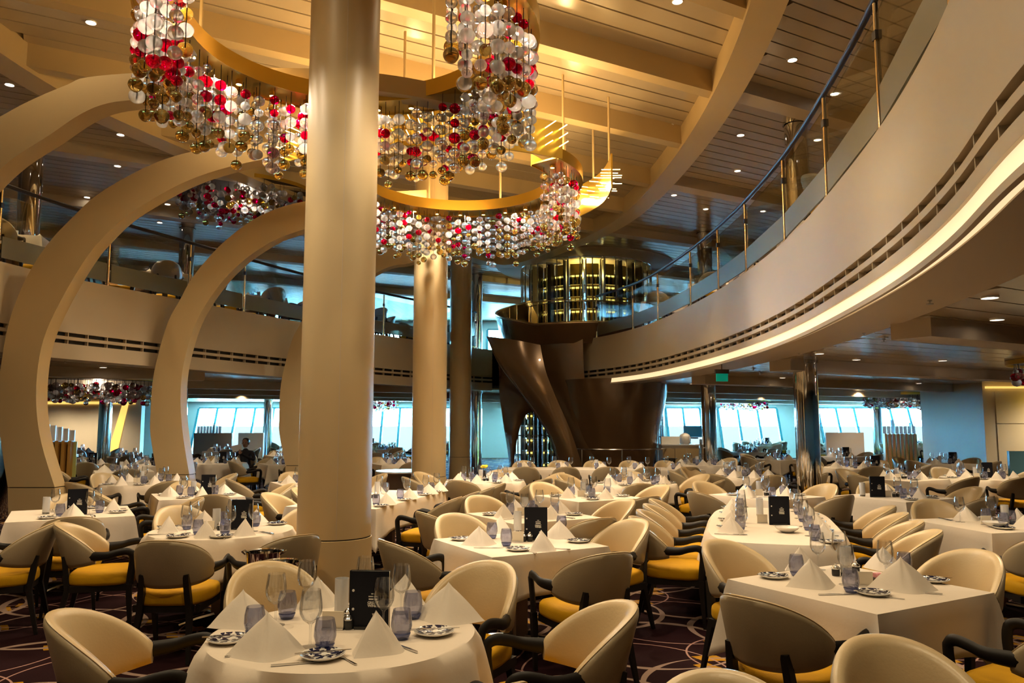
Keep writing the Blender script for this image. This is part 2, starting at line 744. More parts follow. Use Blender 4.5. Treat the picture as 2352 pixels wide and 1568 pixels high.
# the loop runs counter-clockwise: right side goes from small y to large y
fr = fascia('fascia_ring', 'cream curved balcony front on the right with two dark vent slots and a lit lower edge', i0, iR)
fl2 = fascia('fascia_ring', 'cream curved balcony front behind the arched ribs, with two dark vent slots per bay', iL, i0)
profile_band('light_cove', i0, iR, [(0.02, 2.745), (0.10, 2.745), (0.10, 2.635), (0.02, 2.635)], 'cove_glow', fr)
profile_band('cove_lip', i0, iR, [(0.0, 2.64), (0.03, 2.64), (0.03, 2.60), (0.0, 2.60)], 'fascia_paint', fr)
profile_band('cove_lip', iL, i0, [(0.0, 2.745), (0.10, 2.745), (0.10, 2.60), (0.0, 2.60)], 'fascia_paint', fl2)
# soffit border
sb1 = profile_band('soffit_border', i0, iR, [(0.10, 2.625), (0.75, 2.625), (0.75, 2.70), (0.10, 2.70)], 'beam_paint', lc)
sb2 = profile_band('soffit_border', iL, i0, [(0.10, 2.625), (0.75, 2.625), (0.75, 2.70), (0.10, 2.70)], 'beam_paint', lc)

# little bars dividing the vent slots (arc length steps)
tabs = MB()


def walk(i_a, i_b, stepm):
    i = i_a
    acc = 0.0
    out = []
    while i != i_b:
        j = (i + 1) % NOV
        seg = (OVC[j] - OVC[i]).length
        acc += seg
        while acc >= stepm:
            acc -= stepm
            t = 1 - acc / seg
            p = OVC[i].lerp(OVC[j], t)
            out.append((p, (OVC[j] - OVC[i]).normalized()))
        i = j
    return out


for p, t in walk(near(1.93, 2.87), iR, 0.42):
    q = p + Vector((t.y, -t.x)) * 0.035
    M = Matrix.Translation((q.x, q.y, 0)) @ Matrix.Rotation(math.atan2(t.y, t.x), 4, 'Z')
    for z in (2.970, 2.860):
        tabs.box((0, 0, z), (0.014, 0.06, 0.062), M)
tb = tabs.build('vent_divider', 'fascia_paint', fr, smooth=0)
tb['kind'] = 'stuff'
# bays between the ribs on the left: solid covers beside the ribs so the slots read per bay
tabs = MB()
for p, t in walk(iL, near(-7.0, 8.0), 0.36):
    q = p + Vector((t.y, -t.x)) * 0.035
    M = Matrix.Translation((q.x, q.y, 0)) @ Matrix.Rotation(math.atan2(t.y, t.x), 4, 'Z')
    for z in (2.970, 2.860):
        tabs.box((0, 0, z), (0.014, 0.06, 0.062), M)
tb = tabs.build('vent_divider', 'fascia_paint', fl2, smooth=0)
tb['kind'] = 'stuff'

# ring beam round the ceiling opening
def ring_beam():
    m = MB()
    A, B = offset(OVC, -0.5), offset(OVC, -0.08)
    rows = []
    for i in range(NOV + 1):
        a, b = A[i % NOV], B[i % NOV]
        rows.append([(a.x, a.y, 6.34), (b.x, b.y, 6.34), (b.x, b.y, Z_UP + 0.2), (a.x, a.y, Z_UP + 0.2)])
    m.loft(rows, closed=True)
    return m.build('ceiling_beam', 'cream_paint', None, smooth=50)


struct(ring_beam(), 'curved cream ring beam around the ceiling above the opening')


def beam(off, s0, s1, z, h, wd, material, label):
    c = U * ((s0 + s1) / 2) + N * off
    o = MB().box((0, 0, h / 2), (s1 - s0, wd, h)).build('ceiling_beam', material, smooth=0, recalc=False)
    o.location = (c.x, c.y, z)
    o.rotation_euler = (0, 0, R(29.5))
    struct(o, label)


def clip_s(off, test):
    s = -32.0
    run = []
    segs = []
    cur = None
    while s < 46:
        p = U * s + N * off
        ok = X0 < p.x < X1 and Y0 < p.y < Y1 and test(p)
        if ok and cur is None:
            cur = s
        if not ok and cur is not None:
            segs.append((cur, s))
            cur = None
        s += 0.1
    return segs


for off in (4.4, 6.26, 8.15, 10.0, 12.05, 13.95, 15.8, 17.7):
    for a, b in clip_s(off, lambda p: inside(p, RING)):
        beam(off, a, b, 6.40, 0.36, 0.20, 'cream_paint', 'cream cross beam inside the ceiling ring')
for off in (4.2, 8.0, 11.9, 15.75, 19.6, 23.4, 27.3):
    for a, b in clip_s(off, lambda p: not inside(p, offset(OVC, -0.12))):
        beam(off, a, b, 6.40, 0.24, 0.32, 'beam_paint', 'tan ceiling beam over the balcony')
low_t = offset(OVC, 0.75)
for off in (0.8, 4.68, 8.7, 12.6, 16.4, 20.3, 24.4, 28.2):
    for a, b in clip_s(off, lambda p: not inside(p, low_t)):
        if (U * b + N * off - (U * a + N * off)).length < 1:
            continue
        beam(off, a, b, 2.465, 0.18, 0.42, 'beam_paint', 'tan ceiling beam under the balcony deck')


# outer walls
def wall(name, c, d, material='wall_paint'):
    o = MB().box(c, d).build(name, material, smooth=0, recalc=False)
    return struct(o)


wall('wall_left', (X0 - 0.1, (Y0 + Y1) / 2, 3.4), (0.2, Y1 - Y0 + 2, 7.0))
wall('wall_right', (X1 + 0.1, (Y0 + Y1) / 2, 3.4), (0.2, Y1 - Y0 + 2, 7.0), 'window_white')
wall('wall_front', (0, Y0 - 0.1, 3.4), (X1 - X0, 0.2, 7.0))


# stern wall: leaning windows.  front plane passes (Y=37.3, z=.5) and (Y=38.1, z=2.45)
def lean_y(z, base=0.0):
    return 37.3 + (z - base - 0.5) * 0.41


def lean_box(m, xa, xb, za, zb, base, ya=0.0, th=0.18):
    rows = []
    for z in (za, zb):
        y = lean_y(z, base) + ya
        rows.append([(xa, y, z + base * 0), (xb, y, z), (xb, y + th, z), (xa, y + th, z)])
    m.loft(rows, closed=True, cap=True)


def stern(base, opens, zs, zt, ztop, zbot, nm):
    m = MB()
    prev = X0
    for xa, xb in opens:
        lean_box(m, prev, xa, zbot, ztop, base)
        lean_box(m, xa, xb, zbot, zs, base)
        lean_box(m, xa, xb, zt, ztop, base)
        prev = xb
    lean_box(m, prev, X1, zbot, ztop, base)
    o = m.build('wall_stern', 'window_white', smooth=0)
    struct(o)
    k = 0
    for xa, xb in opens:
        k += 1
        e = empty('window_%d' % (nm + k), ((xa + xb) / 2, lean_y((zs + zt) / 2, base), 0))
        e['kind'] = 'structure'
        e['label'] = 'leaning panoramic window with frame painted back-lit blue looking out to sea'
        g = MB()
        lean_box(g, xa - e.location.x, xb - e.location.x, zs, zt, base, 0.08 - e.location.y, 0.012)
        g.build('pane', 'window_glass', e, smooth=0)
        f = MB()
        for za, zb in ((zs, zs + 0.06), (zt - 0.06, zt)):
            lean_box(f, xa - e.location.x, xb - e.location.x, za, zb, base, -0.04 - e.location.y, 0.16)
        f.build('window_frame', 'window_backlit_blue', e, smooth=0)
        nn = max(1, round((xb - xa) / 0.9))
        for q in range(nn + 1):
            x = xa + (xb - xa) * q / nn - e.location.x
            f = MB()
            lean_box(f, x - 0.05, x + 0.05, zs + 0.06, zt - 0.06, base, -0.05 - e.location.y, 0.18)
            f.build('mullion', 'window_backlit_blue', e, smooth=0)


def xa(px, Y=37.8):
    return (px - 1176) / F * Y


LOWOP = [(xa(455), xa(715)), (xa(800), xa(1037)), (xa(1180), xa(1420)), (xa(1530), xa(1608)), (xa(1650), xa(1785)), (xa(1880), xa(2128))]
stern(0.0, LOWOP, 0.14, 2.38, 2.9, 0.0, 0)
UPOP = [(-19, -13.6), (-12.6, -7.4), (-6.8, -1.8), (-1.2, 4.2), (5.2, 10.2), (11.4, 16.8)]
stern(3.8, UPOP, 4.0, 6.2, 6.95, 3.8, 10)
# side band between the two decks (outside of the slab)
m = MB().box((0, 38.3, 3.3), (42, 0.3, 1.1)).build('wall_stern', 'wall_paint', smooth=0)
struct(m)

sea = MB().box((0, 1500, -12.5), (8000, 2800, 1.0)).build('sea', 'sea', smooth=0)
struct(sea, 'pale open sea beyond the stern windows')


# ------------------------------------------------------------------ columns
def column(x, y, r, z0, z1, material, label, seam=True, name='column', seam_z=0.72):
    e = empty(name, (x, y, 0))
    struct(e, label)
    if seam:
        MB().lathe([(0, z0), (r * 1.03, z0), (r * 1.03, seam_z - 0.006), (r * 1.0, seam_z - 0.004)], 48).build('column_base', material, e)
        MB().lathe([(r * 0.985, seam_z - 0.02), (r * 0.985, seam_z + 0.02)], 48).build('joint', 'slab_dark', e)
        MB().lathe([(r, seam_z + 0.006), (r, z1)], 48).build('shaft', material, e)
        for a in (-74, 106):
            MB().box((math.cos(R(a)) * (r - 0.0015), math.sin(R(a)) * (r - 0.0015), (z1 + seam_z) / 2), (0.004, 0.004, z1 - seam_z - 0.02)).build('vertical_seam', 'beam_paint', e, smooth=0)
    else:
        MB().lathe([(r, z0), (r, z1)], 40).build('shaft', material, e)
        MB().lathe([(r + 0.02, z1 - 0.05), (r + 0.02, z1)], 40).build('collar', material, e)
    return e


column(-1.47, 6.6, 0.30, 0, 6.7, 'cream_paint', 'thick round cream column rising through both decks beside the nearest round table')
column(-1.45, 13.8, 0.30, 0, 6.7, 'cream_paint', 'second round cream column behind the thick one, passing through the ring chandelier')
column(-1.42, 21.6, 0.30, 0, 6.7, 'cream_paint', 'farthest of the three round cream columns')
for i, (x, y, lb) in enumerate([(4.70, 12.55, 'mirror-polished column beyond the long table'), (5.0, 20.0, 'mirror-polished column beside the service cabinet'),
                  (-8.45, 13.4, 'mirror-polished column behind the nearest arched rib'), (-8.24, 19.5, 'mirror-polished column beside the second arched rib'),
                  (-12.4, 24.0, 'mirror-polished column under the balcony before the beige end wall'), (-10.1, 32.6, 'mirror-polished column before the windows at the far left'),
                  (-1.17, 25.8, 'mirror-polished column behind the farthest cream column'), (15.3, 33.0, 'mirror-polished column before the windows at the far right'),
                  (10.5, 27.5, 'mirror-polished column far under the balcony')]):
    if i == 8:
        continue
    column(x, y, 0.185, 0, Z_LOW, 'chrome', lb + ', lower deck', seam=False)
    column(x, y, 0.185, Z_UP0, Z_UP, 'chrome', lb + ', balcony deck', seam=False)


# ------------------------------------------------------------------ arched ribs
R2o = [(-6.36, 0.0), (-6.40, 0.72), (-6.55, 1.41), (-6.57, 1.81), (-6.56, 2.36), (-6.49, 2.84), (-6.33, 3.48), (-6.13, 3.89), (-5.93, 4.29), (-5.62, 4.7), (-5.31, 5.03), (-4.84, 5.4), (-4.36, 5.63), (-3.87, 5.76), (-3.0, 5.90), (-1.6, 5.98)]
R2i = [(-5.74, 0.0), (-5.82, 0.72), (-5.96, 1.41), (-6.03, 1.97), (-6.03, 2.52), (-5.95, 3.0), (-5.81, 3.48), (-5.6, 3.89), (-5.32, 4.29), (-5.02, 4.6), (-4.74, 4.82), (-4.40, 5.03), (-4.10, 5.15), (-3.75, 5.26), (-2.9, 5.48), (-1.6, 5.70)]
R1o = [(-7.22, 0.0), (-7.30, 0.72), (-7.46, 1.46), (-7.53, 1.95), (-7.52, 2.41), (-7.44, 3.12), (-7.23, 3.78), (-6.94, 4.3), (-6.6, 4.7), (-6.26, 5.04), (-5.75, 5.37), (-5.24, 5.61), (-4.72, 5.75), (-4.06, 5.83), (-3.2, 5.92), (-1.9, 5.98)]
R1i = [(-6.50, 0.0), (-6.62, 0.72), (-6.85, 1.35), (-6.96, 1.9), (-6.97, 2.48), (-6.88, 2.99), (-6.63, 3.58), (-6.34, 4.11), (-6.1, 4.42), (-5.8, 4.72), (-5.42, 4.98), (-4.96, 5.24), (-4.44, 5.44), (-3.79, 5.60), (-3.1, 5.70), (-1.9, 5.80)]
R0o = [(x + 0.1 if x < -5 else x, z - 0.08) for x, z in R1o[:12]] + [(-4.91, 5.62), (-4.21, 5.68), (-3.05, 5.73), (-2.2, 5.72), (-1.5, 5.66), (-0.85, 5.54), (-0.3, 5.38)]
R0i = [(x + 0.1 if x < -5 else x, z - 0.06) for x, z in R1i[:12]] + [(-4.65, 5.31), (-4.2, 5.37), (-3.05, 5.55), (-2.2, 5.53), (-1.5, 5.45), (-0.85, 5.34), (-0.3, 5.22)]
R3o = [(x + 1.45, z) for x, z in R2o[:13]] + [(-2.45, 5.55), (-1.9, 5.62), (-1.2, 5.68)]
R3i = [(x + 1.45, z) for x, z in R2i[:13]] + [(-2.3, 5.2), (-1.8, 5.38), (-1.2, 5.5)]


KR = 0.915


def rib(Y, O, I, label, th=0.26):
    def nearer(P):
        # the same arch a little closer, so that the balcony front passes behind it
        return [(P[0][0] * KR, 0.0)] + [(x * KR, CZ + (z - CZ) * KR) for x, z in P[1:]]
    O, I, Y = nearer(O), nearer(I), Y * KR
    e = empty('arched_rib', ((O[0][0] + I[0][0]) / 2, Y, 0))
    struct(e, label)
    ex = e.location.x
    # foot below the seam
    def piece(name, o, i, mt):
        m = MB()
        n = min(len(o), len(i))
        rows = []
        for k in range(n):
            a, b = o[k], i[k]
            rows.append([(a[0] - ex, 0, a[1]), (b[0] - ex, 0, b[1]), (b[0] - ex, th, b[1]), (a[0] - ex, th, a[1])])
        m.loft(rows, closed=True, cap=True)
        return m.build(name, mt, e, smooth=30)
    co = [(p.x, p.y) for p in catmull([(x, z, 0) for x, z in O[1:]], 4)]
    ci = [(p.x, p.y) for p in catmull([(x, z, 0) for x, z in I[1:]], 4)]
    piece('rib_foot', [O[0], (O[1][0], O[1][1] - 0.012)], [I[0], (I[1][0], I[1][1] - 0.012)], 'cream_paint')
    piece('rib_arch', co, ci, 'cream_paint')
    m = MB().box(((O[1][0] + I[1][0]) / 2 - ex, th / 2, O[1][1] - 0.006), (I[1][0] - O[1][0] - 0.03, th - 0.03, 0.03))
    m.build('joint', 'slab_dark', e, smooth=0)


rib(8.7, R0o, R0i, 'cream arched rib nearest the camera, sweeping in from the left edge')
rib(11.5, R1o, R1i, 'wide cream arched rib landing behind the left-hand tables')
rib(14.3, R2o, R2i, 'second full cream arched rib, left of the thick column')
rib(17.3, R3o, R3i, 'third cream arched rib, half hidden by the thick column')

# ------------------------------------------------------------------ partitions and walls under the balcony
e = empty('wall_left_end', (-16.8, 31.0, 0)); struct(e, 'beige end wall with yellow lit coves at the far left')
MB().box((0, 0.15, 1.36), (4.4, 0.3, 2.72)).build('wall_panel', 'wall_paint', e, smooth=0)
MB().box((0.1, -0.02, 2.42), (3.7, 0.05, 0.10)).build('light_cove', 'yellow_glow', e, smooth=0)
MB().box((-1.95, -0.02, 1.95), (0.22, 0.05, 0.85)).build('light_cove', 'yellow_glow', e, smooth=0)
mm = MB()
mm.loft([[(0.85, -0.03, 0.0), (1.25, -0.03, 0.0), (1.25, 0.02, 0.0), (0.85, 0.02, 0.0)], [(1.45, -0.03, 2.4), (1.68, -0.03, 2.4), (1.68, 0.02, 2.4), (1.45, 0.02, 2.4)]], closed=True, cap=True)
mm.build('light_cove', 'yellow_glow', e, smooth=0)

e = empty('wall_right_block', (13.9, 19.6, 0)); struct(e, 'beige panelled wall block with yellow lit top at the far right')
MB().box((0, 1.5, 1.36), (4.3, 3.0, 2.72)).build('wall_panel', 'wall_paint', e, smooth=0)
for (x, z, ww, hh) in ((-1.25, 2.03, 1.2, 0.80), (-1.25, 1.0, 1.2, 1.22), (0.1, 2.03, 1.3, 0.80), (0.1, 1.0, 1.3, 1.22)):
    MB().box((x, -0.012, z), (ww, 0.02, hh)).build('wall_panel', 'wall_paint', e, smooth=0)
MB().box((-0.4, -0.07, 2.52), (3.4, 0.08, 0.05)).build('light_cove', 'yellow_glow', e, smooth=0)
MB().box((-0.62, -0.035, 1.47), (0.30, 0.01, 0.36)).build('paper_notice', 'white_print', e, smooth=0)
light('AREA', (13.5, 19.30, 2.50), 14, (1.0, 0.62, 0.05), name='cove_lamp_light')
bpy.data.objects['cove_lamp_light'].data.size = 0.3
tag(MB().box((11.05, 17.0, 0.52), (0.78, 0.08, 1.04)).build('glossy_panel', 'blue_panel', smooth=0), 'glossy low partition with blue reflection painted in before the beige wall block', 'partition')  # blue window reflection put into the panel's base colour
tag(MB().box((12.1, 17.2, 0.5), (1.15, 0.3, 1.0)).build('low_cabinet', 'wall_paint', smooth=0), 'low beige cabinet at the right edge beside the glossy partition', 'cabinet')


def slat_screen(x, y, n, wd, z1, z2, mt1, mt2, label, rz=0.0, fan=0.0):
    e = empty('slat_screen', (x, y, 0), rz)
    tag(e, label, 'screen')
    MB().box((0, 0, 0.04), (wd * n, 0.1, 0.08)).build('plinth', 'dark_wood', e, smooth=0)
    for k in range(n):
        q = (k - (n - 1) / 2) * wd
        h = z2 - fan * abs(k - n * 0.3)
        a = MB().box((q, 0, 0.08 + (z1 - 0.08) / 2), (0.06, 0.16, z1 - 0.08)).build('slat', mt1, e, smooth=0)
        MB().box((q + wd * 0.5, 0.02, 0.08 + (z1 - 0.1) / 2), (wd * 0.5, 0.02, z1 - 0.1)).build('infill_strip', mt2, e, smooth=0)  # plain coloured infill between the slats
        MB().box((q, 0, z1 + (h - z1) / 2), (wd * 0.8, 0.03, h - z1)).build('glass_fin', 'frost_glass', e, smooth=0)


slat_screen(-8.9, 15.3, 7, 0.125, 1.30, 1.62, 'amber_slat', 'lime_glass', 'screen of gold and amber slats topped with frosted fins, left', fan=0.03)
slat_screen(13.0, 26.5, 8, 0.14, 1.28, 1.75, 'amber_slat', 'lime_glass', 'screen of gold slats with grey glass fins near the right windows', fan=0.03)
slat_screen(-11.9, 31.0, 8, 0.12, 1.0, 1.65, 'grey_panel', 'blue_panel', 'blue-grey slatted screen near the left windows', fan=0.03)
for (x, y, wd, h, mt_, lb, th_) in ((-10.6, 28.0, 1.35, 1.28, 'grey_panel', 'grey free-standing partition behind the left tables', 0.08), (-9.35, 28.3, 0.9, 1.28, 'frost_white', 'white free-standing partition beside the grey one', 0.08),
                            (10.95, 26.0, 1.25, 1.32, 'grey_panel', 'grey free-standing partition behind the right tables', 0.08), (9.9, 26.4, 0.35, 1.5, 'grey_panel', 'narrow tall grey panel beside the grey partition', 0.4),
                            (9.0, 24.6, 0.12, 1.45, 'navy', 'narrow dark upright panel beside the mirror-polished column', 0.2)):
    tag(MB().box((x, y, h / 2), (wd, th_, h)).build('partition_panel', mt_, smooth=0), lb, 'partition')


# ------------------------------------------------------------------ balcony railings
def railing(posts, label, side):
    e = empty('balcony_railing', (posts[0][0], posts[0][1], 3.83))
    tag(e, label, 'railing')
    ex, ey = e.location.x, e.location.y
    P = [Vector((x - ex, y - ey, 0)) for x, y in posts]
    for p in P:
        q = MB().tube([(p.x, p.y, -0.02), (p.x, p.y, 1.04)], 0.021, 12).build('post', 'rail_brass', e)
        MB().box((p.x, p.y, 0.78), (0.05, 0.06, 0.07)).build('clamp', 'rail_dark', q)
        MB().tube([(p.x, p.y, -0.03), (p.x, p.y, 0.03)], 0.035, 12).build('post_foot', 'rail_brass', q)
    path = catmull([(p.x, p.y, 1.08) for p in P], 6)
    MB().tube(path, 0.030, 10).build('handrail', 'rail_dark', e)
    for a, b in zip(P, P[1:]):
        d = (b - a)
        t = d.normalized()
        nrm = Vector((-t.y, t.x, 0)) * 0.006
        a2, b2 = a + t * 0.05, b - t * 0.05
        m = MB()
        m.loft([[a2 + nrm + Vector((0, 0, 0.06)), b2 + nrm + Vector((0, 0, 0.06)), b2 - nrm + Vector((0, 0, 0.06)), a2 - nrm + Vector((0, 0, 0.06))],
                [a2 + nrm + Vector((0, 0, 0.93)), b2 + nrm + Vector((0, 0, 0.93)), b2 - nrm + Vector((0, 0, 0.93)), a2 - nrm + Vector((0, 0, 0.93))]], closed=True, cap=True)
        g = m.build('glass_panel', 'rail_glass', e, smooth=0)
        m = MB()
        n2 = nrm * 1.4
        m.loft([[a2 + n2 + Vector((0, 0, 0.065)), b2 + n2 + Vector((0, 0, 0.065)), b2 - n2 + Vector((0, 0, 0.065)), a2 - n2 + Vector((0, 0, 0.065))],
                [a2 + n2 + Vector((0, 0, 0.36)), b2 + n2 + Vector((0, 0, 0.36)), b2 - n2 + Vector((0, 0, 0.36)), a2 - n2 + Vector((0, 0, 0.36))]], closed=True, cap=True)
        m.build('frosted_band', 'frost_band', g, smooth=0)
    return e


inner = offset(OVC, 0.05)
RP = [(2.0, 2.9), (2.36, 4.1), (2.78, 5.78), (3.15, 7.55), (3.37, 9.33), (3.5, 11.37), (3.46, 12.99), (3.30, 14.74), (3.05, 16.65), (2.60, 18.39), (2.0, 20.11)]
LP = [(-7.02, 8.8), (-6.80, 10.58), (-6.42, 12.36), (-5.82, 13.94), (-5.15, 15.33), (-4.15, 17.4), (-3.0, 19.5), (-1.75, 21.6), (-0.75, 23.0)]


def snap(p):
    i = near(p[0], p[1], inner)
    return (inner[i].x, inner[i].y)


railing([snap(p) for p in RP], 'brass-posted glass railing with dark handrail on the right balcony', 1)
railing([snap(p) for p in LP], 'brass-posted glass railing with dark handrail on the left balcony', -1)


# ------------------------------------------------------------------ bronze stair tower
st = empty('spiral_staircase', (2.0, 21.0, 0))
tag(st, 'sculpted bronze spiral staircase shell rising to the balcony at the room centre', 'staircase')
SX, SY = st.location.x, st.location.y


def S(px, py, Y):
    p = aty(px, py, Y)
    return (p.x - SX, p.y - SY, p.z)


def sheet(name, left, right, Yl, Yr, bulge, material, n=10, th=0.10, close=True):
    """curved, thick shell between two edge curves that are given at real depths; bulge pushes its middle towards the room"""
    rows = []
    L = catmull([S(px, py, y) for (px, py), y in zip(left, Yl)], 5)
    Rr = catmull([S(px, py, y) for (px, py), y in zip(right, Yr)], 5)
    for a, b in zip(L, Rr):
        fr_ = []
        bk = []
        for k in range(n + 1):
            t = k / n
            p = a.lerp(b, t)
            q = p + Vector((0, -bulge * math.sin(PI * t), 0))
            fr_.append(q)
            bk.append(q + Vector((0, th, 0)))
        rows.append(fr_ + bk[::-1])
    m = MB()
    m.loft(rows, closed=True, cap=True)
    return m.build(name, material, st, smooth=50)


# great cup on the right
cup = MB()
cup.lathe([(0.95, -0.02), (1.0, 0.5), (1.08, 1.0), (1.2, 1.6), (1.32, 2.1), (1.42, 2.62), (1.46, 2.75), (1.36, 2.75), (1.3, 2.6), (0.9, 0.5), (0.85, -0.02)], 64,
          Matrix.Translation((2.72 - SX, 20.9 - SY, 0)))
cup.build('bronze_cup', 'bronze', st)
# inner core between cup and ribbon
core = MB()
core.lathe([(0.55, 0.0), (0.6, 0.8), (0.7, 1.5), (0.95, 2.4), (1.3, 3.2), (1.6, 3.8), (1.75, 4.12), (1.68, 4.15), (1.5, 3.8), (1.0, 3.0)], 64, Matrix.Translation((1.75 - SX, 22.3 - SY, 0)))
core.build('bronze_core', 'bronze', st)
# the leaf-shaped ribbon sweeping down in front
sheet('bronze_ribbon', [(1117, 772), (1145, 835), (1190, 895), (1235, 960), (1265, 1010), (1285, 1075), (1290, 1110)],
      [(1241, 792), (1253, 850), (1276, 910), (1305, 975), (1325, 1030), (1338, 1075), (1341, 1110)],
      [20.4, 20.1, 19.9, 19.8, 19.7, 19.6, 19.6], [19.7, 19.5, 19.4, 19.4, 19.3, 19.3, 19.3], 0.22, 'bronze')
# web behind the ribbon joining it to the cup
sheet('bronze_web', [(1190, 765), (1215, 850), (1260, 930), (1300, 1010), (1330, 1075)], [(1338, 760), (1342, 860), (1352, 930), (1366, 1010), (1380, 1075)],
      [20.9, 20.8, 20.7, 20.6, 20.4], [20.2, 20.2, 20.2, 20.1, 20.0], 0.1, 'bronze')
# outer shell on the left with an arched opening
sheet('bronze_shell', [(1140, 795), (1146, 850), (1147, 900), (1154, 960), (1165, 1030), (1172, 1090)], [(1200, 800), (1215, 860), (1255, 930), (1206, 955), (1184, 1030), (1182, 1090)],
      [21.6, 21.5, 21.4, 21.4, 21.4, 21.4], [20.8, 20.6, 20.9, 21.2, 21.2, 21.2], 0.15, 'bronze')
# tub-shaped balustrade on the balcony, rising to the back
TC_ = (1.72, 22.2)
rows = []
for k in range(61):
    a = R(100 + 225 * k / 60)       # from the back left round the near side to the right
    t = (math.cos(a), math.sin(a))
    f = k / 60
    top = 5.75 - 1.55 * min(1, f / 0.62) ** 0.8
    if f > 0.62:
        top = 4.2 + 0.15 * (f - 0.62)
    rin, rb = 2.18, 1.95
    zb = 3.70
    rows.append([(TC_[0] + t[0] * rb - SX, TC_[1] + t[1] * rb - SY, zb), (TC_[0] + t[0] * (rin + 0.02) - SX, TC_[1] + t[1] * (rin + 0.02) - SY, top - 0.05),
                 (TC_[0] + t[0] * rin - SX, TC_[1] + t[1] * rin - SY, top), (TC_[0] + t[0] * (rin - 0.05) - SX, TC_[1] + t[1] * (rin - 0.05) - SY, top - 0.02),
                 (TC_[0] + t[0] * (rb - 0.07) - SX, TC_[1] + t[1] * (rb - 0.07) - SY, zb)])
m = MB()
m.loft(rows, closed=True, cap=True)
m.build('bronze_balustrade', 'bronze', st)
m = MB()
m.tube([r[2] for r in rows], 0.028, 8)
m.build('copper_rim', 'rail_brass', st)
m = MB()
m.tube([(TC_[0] + math.cos(R(a)) * 1.85 - SX, TC_[1] + math.sin(R(a)) * 1.85 - SY, 4.85) for a in range(195, 320, 8)], 0.015, 6)
m.build('inner_handrail', 'rail_brass', st)
for a in range(195, 320, 16):
    MB().tube([(TC_[0] + math.cos(R(a)) * 1.85 - SX, TC_[1] + math.sin(R(a)) * 1.85 - SY, z) for z in (3.8, 4.85)], 0.012, 6).build('baluster', 'rail_brass', st)
# bar rail at the foot of the cup
m = MB()
m.tube([(2.72 - SX + 1.35 * math.cos(R(a)), 20.9 - SY + 1.35 * math.sin(R(a)), 0.98) for a in range(170, 371, 10)], 0.02, 6)
m.build('foot_rail', 'steel', st)
for a in (185, 225, 270, 315, 355):
    MB().tube([(2.72 - SX + 1.35 * math.cos(R(a)), 20.9 - SY + 1.35 * math.sin(R(a)), z) for z in (0.0, 0.98)], 0.015, 6).build('rail_post', 'steel', st)


# ------------------------------------------------------------------ wine towers
def bottle_mesh():
    b = MB()
    b.lathe([(0, 0), (0.036, 0.0), (0.038, 0.02), (0.038, 0.17), (0.030, 0.205), (0.015, 0.235), (0.0135, 0.30), (0.016, 0.305), (0.016, 0.32), (0, 0.32)], 14)
    return b.mesh('wine_bottle', 'bottle_glass')


def foil_mesh():
    b = MB()
    b.lathe([(0.0148, 0.245), (0.0148, 0.322), (0, 0.324)], 10)
    return b.mesh('foil', 'foil_gold')


BOT, FOIL = bottle_mesh(), foil_mesh()


ORDN = ['first', 'second', 'third', 'fourth', 'fifth', 'sixth', 'seventh', 'eighth', 'ninth']


def wine_tower(name, cx, cy, r, z0, z1, a0, a1, label, glabel, group, nb):
    e = empty(name, (cx, cy, z0))
    tag(e, label, 'wine cabinet')
    H = z1 - z0
    for k in range(25):
        a = R(a0 + (a1 - a0) * k / 24)
        MB().tube([(r * math.cos(a), r * math.sin(a), 0), (r * math.cos(a), r * math.sin(a), H)], 0.018, 6).build('upright', 'steel', e)
    for z in (0.02, H * 0.5, H - 0.02):
        m = MB()
        m.tube([(r * math.cos(R(a0 + (a1 - a0) * k / 30)), r * math.sin(R(a0 + (a1 - a0) * k / 30)), z) for k in range(31)], 0.02, 6)
        m.build('hoop', 'steel', e)
    m = MB()
    m.loft([[((r + 0.03) * math.cos(R(a0 + (a1 - a0) * k / 40)), (r + 0.03) * math.sin(R(a0 + (a1 - a0) * k / 40)), z) for k in range(41)] for z in (0.03, H - 0.05)])
    m.build('glass_wall', 'rail_glass', e)
    # back-lit racks: groups of bays
    n = 0
    for g, (ga, lit) in enumerate(nb):
        a = R(ga)
        rr = r - 0.35
        ca, sa = rr * math.cos(a), rr * math.sin(a)
        MM = Matrix.Translation((ca, sa, 0)) @ Matrix.Rotation(a + PI / 2, 4, 'Z')
        rk = MB()
        for s in (-0.22, 0.22):
            rk.box((s, 0, H / 2), (0.02, 0.2, H - 0.1), MM)
        rko = rk.build('rack', 'rail_dark', e, smooth=0)
        m = MB()
        m.box((0, 0.12, H / 2), (0.36, 0.012, H - 0.3), MM)
        m.build('back_panel', 'brass', rko, smooth=0)
        rows_ = int((H - 0.2) / 0.36)
        for q in range(rows_):
            z = 0.12 + q * 0.36
            MB().box((0, 0, z - 0.01), (0.42, 0.2, 0.012), MM).build('shelf', 'steel', rko, smooth=0)
            if lit:
                MB().box((0, 0.10, z + 0.28), (0.36, 0.012, 0.045), MM).build('shelf_light', 'wine_glow', rko, smooth=0)
            for s in (-0.13, 0.0, 0.13):
                p = MM @ Vector((s, -0.02, z))
                b = put('wine_bottle', BOT, None, (cx + p.x, cy + p.y, z0 + p.z))
                f = put('foil', FOIL, b)
                tag(b, glabel % (ORDN[q], ORDN[g], {-0.13: 'left', 0.0: 'middle', 0.13: 'right'}[s]), 'bottle', group)
                n += 1
    return e


